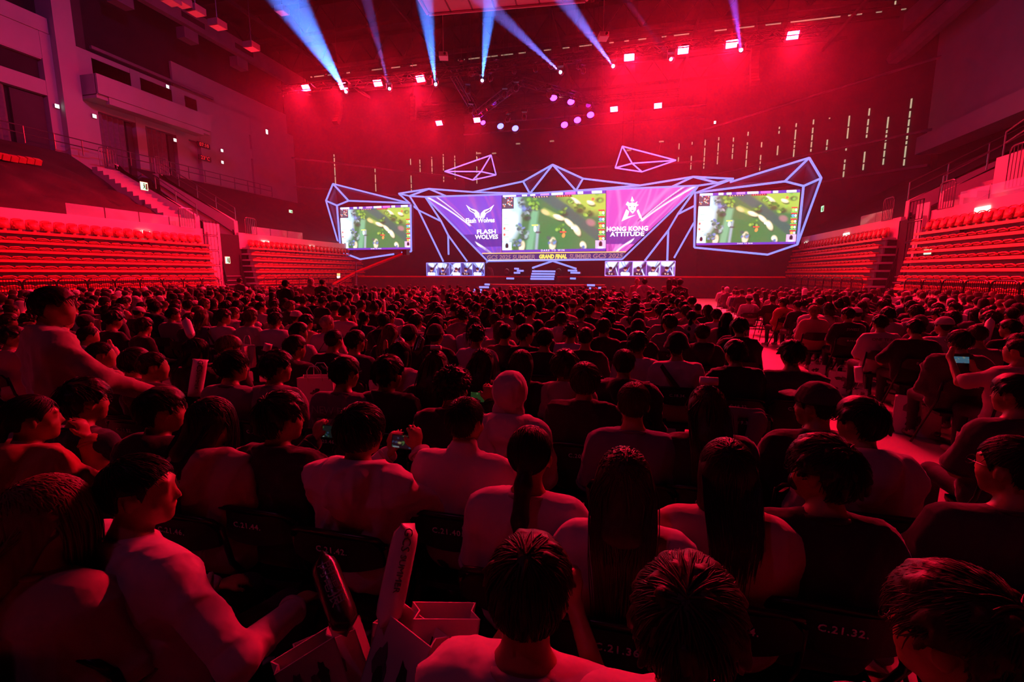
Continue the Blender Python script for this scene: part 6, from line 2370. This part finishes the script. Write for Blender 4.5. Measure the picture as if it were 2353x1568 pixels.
FV = [far_variant(p, s_) for p, s_ in ((POSES[0], ''), (POSES[1], ''), (POSES[2], ''), (POSES[3], 'bob'), (POSES[4], ''), (POSES[6], 'cap'), (POSES[7], 'long'), (POSES[0], 'long'), (POSES[5], 'curly'), (POSES[1], 'bob'))]
allV, allQ, allT, cv, cq = [], [], [], [], []
off, co = 0, 0
r2 = np.random.RandomState(5)
cbx = MB().bb(-.215, .215, -.25, -.22, .62, .84).bb(-.2, .2, -.18, .2, .43, .46)
cbx.tube([(-.22, -.22, .8), (-.22, .19, 0)], .014, 3).tube([(.22, -.22, .8), (.22, .19, 0)], .014, 3)
cbx.v = np.array(cbx.v)
cbq = [f for f in cbx.f if len(f) == 4]
for dist, row, sec, i, x, y in FAR:
    V, Q, lab = FV[r2.randint(len(FV))]
    a = r2.uniform(-.25, .25) + (-.1 if x < -6 else 0)
    ca, sa = math.cos(a), math.sin(a)
    k = r2.uniform(.94, 1.06)
    P = np.stack([(V[:, 0] * ca - V[:, 1] * sa) * k + x, (V[:, 0] * sa + V[:, 1] * ca) * k + y, V[:, 2] * k], 1)
    col = rg.choices(CN, [c[2] for c in CN])[0][0]
    hc = rg.choices(HC, [c[2] for c in HC])[0][0] if r2.rand() > .06 else WHT
    pal = np.array([(.55, .36, .27), (.04, .04, .05), (.1, .1, .1), col, hc])
    allV.append(P)
    allQ.append(Q + off)
    allT.append(pal[lab])
    off += len(V)
    cv.append(cbx.v @ np.array([[ca, sa, 0], [-sa, ca, 0], [0, 0, 1]]) + (x, y, 0))
    cq.append(np.array(cbq) + co)
    co += len(cbx.v)
T_ = np.concatenate(allT)
crowd = link('crowd', np_mesh('crowd', np.concatenate(allV), np.concatenate(allQ), ['crowd'], tint=np.concatenate([T_, np.ones((len(T_), 1))], 1)))
tag(crowd, 'far seated spectators filling the floor up to the stage', None, None, 'stuff')
chs = link('far_chairs', np_mesh('far_chairs', np.concatenate(cv), np.concatenate(cq), ['blackfab'], smooth=False))
tag(chs, 'black folding chairs under the far spectators', None, None, 'stuff')

# players behind the two desks
for ax, w, Y, flip in PLAYERS:
    for i in range(5):
        x = ax + w * (i + .5) / 5
        o, J = person((x, Y + .1, zu - .1), PI + random.uniform(-.1, .1), dict(arms='lap'), 'tee', WHT if not flip else DRK, ['short', 'fluffy', 'bowl', 'crop', 'fringe'][i], BLK, f'player with headset, {nth(i + 1)} seat behind the {"violet" if flip else "blue"} desk', .02, .92)
        Mh = get_body(dict(arms='lap'), 'tee', .02)[2]
        hs = MB()
        hs.tube([(.09 * math.cos(a), 0, .03 + .11 * math.sin(a)) for a in [PI * k / 8 for k in range(9)]], .012, 5)
        for sd in (-1, 1):
            hs.lathe([(.04, -.015), (.045, 0), (.04, .015)], 8, (.09 * sd, 0, .0), Matrix.Rotation(PI / 2, 3, 'Y'))
        h_ = hs.build('headset', 'black', o)
        h_.matrix_local = Mh
# ---------------------------------------------------------------- things in hands, on laps and on the floor
def phone(o, J, loc, rz, label, tilt=55, roll=0.0, w=.15, sc=1.0, dz=.07, pal=0):
    mid = (J['W', 1] / 2 + J['W', -1] / 2)
    p = Matrix.Rotation(rz, 3, 'Z') @ Vector(mid * sc) + Vector(loc) + Vector((0, .02, dz))
    t = thing('phone', label, 'phone', p)
    t.rotation_euler = (R(tilt), roll, rz)
    b = MB()
    b.prism([(-w / 2, -.035, 0), (-w / 2 + .008, -.037, 0), (w / 2 - .008, -.037, 0), (w / 2, -.035, 0), (w / 2, .035, 0), (w / 2 - .008, .037, 0), (-w / 2 + .008, .037, 0), (-w / 2, .035, 0)], (0, 0, -.009))
    bd = b.build('body', 'black', t)
    c = Canvas(40, 20, [(20, 40, 40), (18, 24, 38), (45, 80, 40), (90, 150, 180)][pal])
    rr_ = random.Random(pal)
    for k in range(16):
        c.blob(rr_.random(), rr_.random(), rr_.uniform(.05, .2), rr_.uniform(.04, .12), [(60, 110, 80), (70, 100, 150), (120, 170, 90), (220, 210, 140)][(pal + k) % 4 if k % 3 else pal], rr_.uniform(-1, 1), .5, .7)
    c.rect(.05, .85, .3, .93, (200, 220, 220), .6)
    hw, hh = w / 2 - .004, .033
    link('screen_face', c.mesh('screen_face', [(-hw, hh, .001), (hw, hh, .001), (hw, -hh, .001), (-hw, -hh, .001)], 'phone_screen'), bd)
    return t


for (o, J, loc), rz, lab, pal, dz in ((PH1, 0, 'phone with a dim green game in the black jacket\'s hands', 0, .06), (PH2, 0, 'phone with a dark blue game held up by the hooded boy', 1, .05), (PH3, 0, 'phone with a bright green game beside the curly hair', 2, .05), (PH4, 0, 'phone with a bright yellow and blue picture past the aisle', 3, .03)):
    phone(o, J, loc, rz, lab, 75, 0, .155, 1.0, dz, pal)


def stick(p, q, r, label, m='film', words=None, wm='ink', flatl=.08):
    """inflatable cheering stick: a tube with flat welded ends"""
    p, q = Vector(p), Vector(q)
    t = thing('inflatable_stick', label, 'cheering stick', p)
    d = q - p
    L_ = d.length
    rot = d.to_track_quat('Z', 'X').to_matrix()
    n, prof = 14, [(0, .95, .08), (.05, 1.0, .55), (.1, 1, .9), (.2, 1, 1), (.5, 1.02, 1), (.8, 1, 1), (.9, 1, .9), (.95, 1.0, .5), (1, 1.12, .06)]
    vs, fs = [], []
    for (u, a, b) in prof:
        for j in range(n):
            th = 2 * PI * j / n
            vs.append(rot @ Vector((r * a * math.cos(th), r * b * math.sin(th), L_ * u)))
    for i in range(len(prof) - 1):
        for j in range(n):
            fs.append((i * n + j, i * n + (j + 1) % n, (i + 1) * n + (j + 1) % n, (i + 1) * n + j))
    fs += [tuple(range(n))[::-1], tuple((len(prof) - 1) * n + j for j in range(n))]
    MB().add(vs, fs).build('tube', m, t, True)
    # the printed side faces the camera
    e = d.normalized()
    mid = p + d * .62
    nrm = (Vector((0, 0, CH)) - mid)
    nrm = (nrm - e * nrm.dot(e)).normalized()
    sd = nrm.cross(e) * -1
    for k, (s_, size, u, dx) in enumerate(words or ()):
        M4 = Matrix((-e, nrm.cross(-e), nrm)).transposed().to_4x4()
        M4.translation = d * u + nrm * (r * 1.02) + (nrm.cross(-e)) * dx
        text('lettering', s_, size, wm, t, M4, .0006)
    return t


gcs = [('GCS', .10, .8, .0), ('SUMMER', .055, .56, .0)]
P2 = lambda px, py, D: at(px, py, D=D)
stick(P2(888, 1440, 1.33), P2(938, 1203, 1.42), .04, 'white inflatable stick with black lettering standing in the paper bags', words=[('GCS', .036, .85, .006), ('SUMMER', .027, .52, .006)])
stick(P2(800, 1450, 1.35), P2(738, 1283, 1.5), .042, 'black inflatable stick with pale lettering leaning in the paper bags', 'blackfilm', [('閃電狼', .05, .55, .0)], 'dimprint')
stick(P2(447, 912, 3.6), P2(461, 826, 3.6), .05, 'white inflatable stick with black lettering before the slate tee', words=[('GCS', .05, .84, .0), ('SUMMER', .036, .45, .0)])
stick(P2(922, 838, 4.2), P2(918, 777, 4.3), .05, 'white inflatable stick upright behind the thick dark hair', words=[('GCS', .05, .84, .0), ('SUMMER', .036, .45, .0)])
stick(P2(955, 815, 4.6), P2(968, 775, 4.7), .05, 'black inflatable stick with white lit marks', 'blackfilm', [('ATTITUDE', .03, .6, 0)], 'numbers')
stick(P2(440, 775, 5.6), P2(426, 735, 5.7), .05, 'white inflatable stick leaning by the grey sweater')
stick(P2(878, 728, 10.2), P2(876, 687, 10.2), .09, 'white inflatable stick upright deep in the crowd', words=[('SUMMER', .1, .5, .0)])
stick(P2(2262, 790, 6.2), P2(2278, 734, 6.3), .05, 'white inflatable stick held beyond the aisle')
stick(P2(612, 808, 5.0), P2(617, 790, 5.0), .04, 'short white inflatable stick on a lap in the crowd')
stick(P2(1975, 880, 6.3), P2(1972, 842, 6.3), .05, 'white inflatable stick standing in an aisle bag')
stick(P2(2262, 1000, 4.9), P2(2240, 940, 4.9), .05, 'white inflatable stick standing in the nearest aisle bag')


def paper_bag(loc, rz, w, d, h, label, art=0, tilt=(0, 0), handles=True):
    """paper carrier bag: four walls, folded gusset, handle, printed artwork of plain dark shapes"""
    t = thing('paper_bag', label, 'bag', loc)
    t.rotation_euler = (tilt[0], tilt[1], rz)
    th = .004
    MB().prism([(-w / 2, -d / 2, 0), (w / 2, -d / 2, 0), (w / 2 * .98, -d / 2, h), (-w / 2 * .98, -d / 2, h)], (0, th, 0)).build('front_wall', 'paper', t)
    fw = t.children[0]
    MB().prism([(-w / 2, d / 2, 0), (w / 2, d / 2, 0), (w / 2 * .98, d / 2, h), (-w / 2 * .98, d / 2, h)], (0, -th, 0)).build('back_wall', 'paper', t)
    for s in (-1, 1):
        b = MB()
        b.prism([(s * w / 2, -d / 2, 0), (s * w / 2, 0, 0), (s * (w / 2 - d * .22), 0, h), (s * w / 2 * .98, -d / 2, h)], (-s * th, 0, 0))
        b.prism([(s * w / 2, 0, 0), (s * w / 2, d / 2, 0), (s * w / 2 * .98, d / 2, h), (s * (w / 2 - d * .22), 0, h)], (-s * th, 0, 0))
        b.build('gusset', 'paper', t)
    MB().bb(-w / 2, w / 2, -d / 2, d / 2, 0, .004).build('bottom', 'paper', t)
    for s in (-1, 1) if handles else ():
        y = s * (d / 2 + .004)
        MB().tube([(-w * .2, y, h - .03), (-w * .19, y * 1.05, h + .06), (-w * .1, y * 1.1, h + .1), (w * .1, y * 1.1, h + .1), (w * .19, y * 1.05, h + .06), (w * .2, y, h - .03)], .004, 5).build('handle', 'film', t)
    r = random.Random(art)
    b = MB()
    for k in range(7):
        cx, cz, rx, rz_ = r.uniform(-.28, .28) * w, r.uniform(.25, .75) * h, r.uniform(.06, .16) * w, r.uniform(.07, .2) * h
        a0 = r.uniform(0, 6)
        pts = []
        for i in range(9):
            a = 2 * PI * i / 9
            q_ = r.uniform(.55, 1.15)
            pts.append((max(-.46 * w, min(.46 * w, cx + rx * q_ * math.cos(a))), -d / 2 - .0012 - k * .0003, max(.04 * h, min(.95 * h, cz + rz_ * q_ * math.sin(a)))))
        b.prism(pts, (0, .0008, 0), k % 3)
    b.build('artwork', ['ink', 'curtain', 'riser'], fw)
    return t


for px0, px1, py, lab, art in ((1857, 1893, 905 - 30, 'paper bag on the aisle floor behind the striped shirt', 1), (1902, 1955, 908, 'paper bag standing open beside the folded legs', 2), (1958, 1990, 928, 'narrow paper bag holding a white stick on the aisle floor', 3), (2057, 2150, 1006, 'paper bag with dark artwork on the aisle floor', 4), (2205, 2285, 1084, 'nearest paper bag on the aisle floor with dark artwork', 5)):
    p = at((px0 + px1) / 2, py, Z=0)
    w = (at(px1, py, Z=0) - at(px0, py, Z=0)).length * .92
    paper_bag((p.x + .05, p.y + .12, 0), -.45, w, .14, w * 1.02, lab, art)
bz = at(870, 1500, D=1.36)
for px, py, D_, rz_, w_, d_, h_, lab, art, tl in (
        (745, 1590, 1.34, .9, .17, .07, .24, 'narrow folded paper bag at the crane side of the bundle', 6, (R(-10), R(-10))),
        (800, 1590, 1.42, .5, .22, .09, .27, 'open paper bag behind the narrow one in the bundle', 16, (R(-14), R(-16))),
        (880, 1600, 1.28, -.35, .2, .08, .30, 'paper bag with dark print in the middle of the bundle', 7, (R(-18), R(8))),
        (925, 1600, 1.45, .1, .22, .1, .35, 'tall paper bag standing behind the middle of the bundle', 18, (R(-6), R(4))),
        (985, 1600, 1.34, .45, .2, .09, .34, 'tall open paper bag beside the pale tee', 8, (R(-8), R(10)))):
    paper_bag(at(px, py, D=D_) + Vector((0, 0, -.1)), rz_, w_, d_, h_, lab, art, tl, False)
chair((bz.x, bz.y, 0), 0, 'black folding chair holding the bundle of paper bags')
p = at(730, 870, D=3.9)
paper_bag((p.x, p.y, p.z - .22), .3, .3, .14, .24, 'small white paper bag behind the chair near the grey jersey', 9)
p = at(555, 805, D=5.3)
paper_bag((p.x, p.y, p.z - .2), -.2, .3, .14, .26, 'printed paper bag on a lap in the crowd', 10)
# a jacket hung on a chair
p = at(1705, 945, Z=.86)
t = thing('hung_jacket', 'pale jacket with a badge hung over a chair back', 'jacket', (p.x, p.y, 0))
sj = SDF(.014)
sj.cap((-.12, -.0, .84), (.12, -.0, .84), .05, None, (np.array((0., 1, 0)), .7), .03)
sj.cap((-.1, -.05, .8), (-.06, -.06, .45), .07, .05, (np.array((0., 1, 0)), .4), .03)
sj.cap((.1, -.05, .8), (.05, -.06, .5), .07, .06, (np.array((0., 1, 0)), .4), .03)
V_, Q_ = sj.run(folds(.012, 8, 22))
o = link('cloth', np_mesh('cloth', V_, Q_, ['cloth']), t)
o.color = (*GRY, 1)
MB().bb(-.03, .03, -.1, -.095, .6, .69).build('badge', 'paper', t)
chair((p.x, p.y + .22, 0), 0, 'black folding chair under the hung pale jacket', 'C.19.32.')
for px, py, num, lab in ((1300, 1030, 'C.20.38.', 'empty'),):
    pass

# ---- crowd barriers in front of the stands
def barrier(loc, rz, label, w=1.16, h=1.15, mesh=True):
    t = thing('crowd_barrier', label, 'barrier', loc, rz, 'black crowd barriers')
    c = .2
    MB().tube([(-w / 2, 0, .12), (-w / 2, 0, h - c), (-w / 2 + c * .3, 0, h - c * .3), (-w / 2 + c, 0, h), (w / 2 - c, 0, h), (w / 2 - c * .3, 0, h - c * .3), (w / 2, 0, h - c), (w / 2, 0, .12)], .03, 6, closed=True).build('frame', 'blacksteel', t)
    for k in (-.3, .3):
        MB().tube([(k * w, -.3, .02), (k * w, 0, .14), (k * w, .3, .02)], .025, 5).build('foot', 'blacksteel', t)
    b = MB()
    for i in range(1, 12):
        b.tube([(-w / 2 + w * i / 12, 0, .12), (-w / 2 + w * i / 12, 0, h)], .012, 4)
    for i in range(1, 5):
        b.tube([(-w / 2, 0, .12 + (h - .12) * i / 5), (w / 2, 0, .12 + (h - .12) * i / 5)], .009, 4)
    b.build('mesh_bars', 'blacksteel', t)
    return t


b0 = None
for i, y in enumerate(np.arange(9.5, 41, 1.2)):
    far = y > 26
    for side, x in ((-1, SX0 + 1.5), (1, SX1 - 1.3)):
        lab = f'black crowd barrier, {nth(i + 1)} in the line before the {"crane side" if side < 0 else "aisle side"} stand'
        if 23.7 < y < 26.3:
            continue
        if b0 is None:
            b0 = barrier((x, y, .55), PI / 2, lab)
        else:
            dup(b0, (x, y, .55), PI / 2, lab)
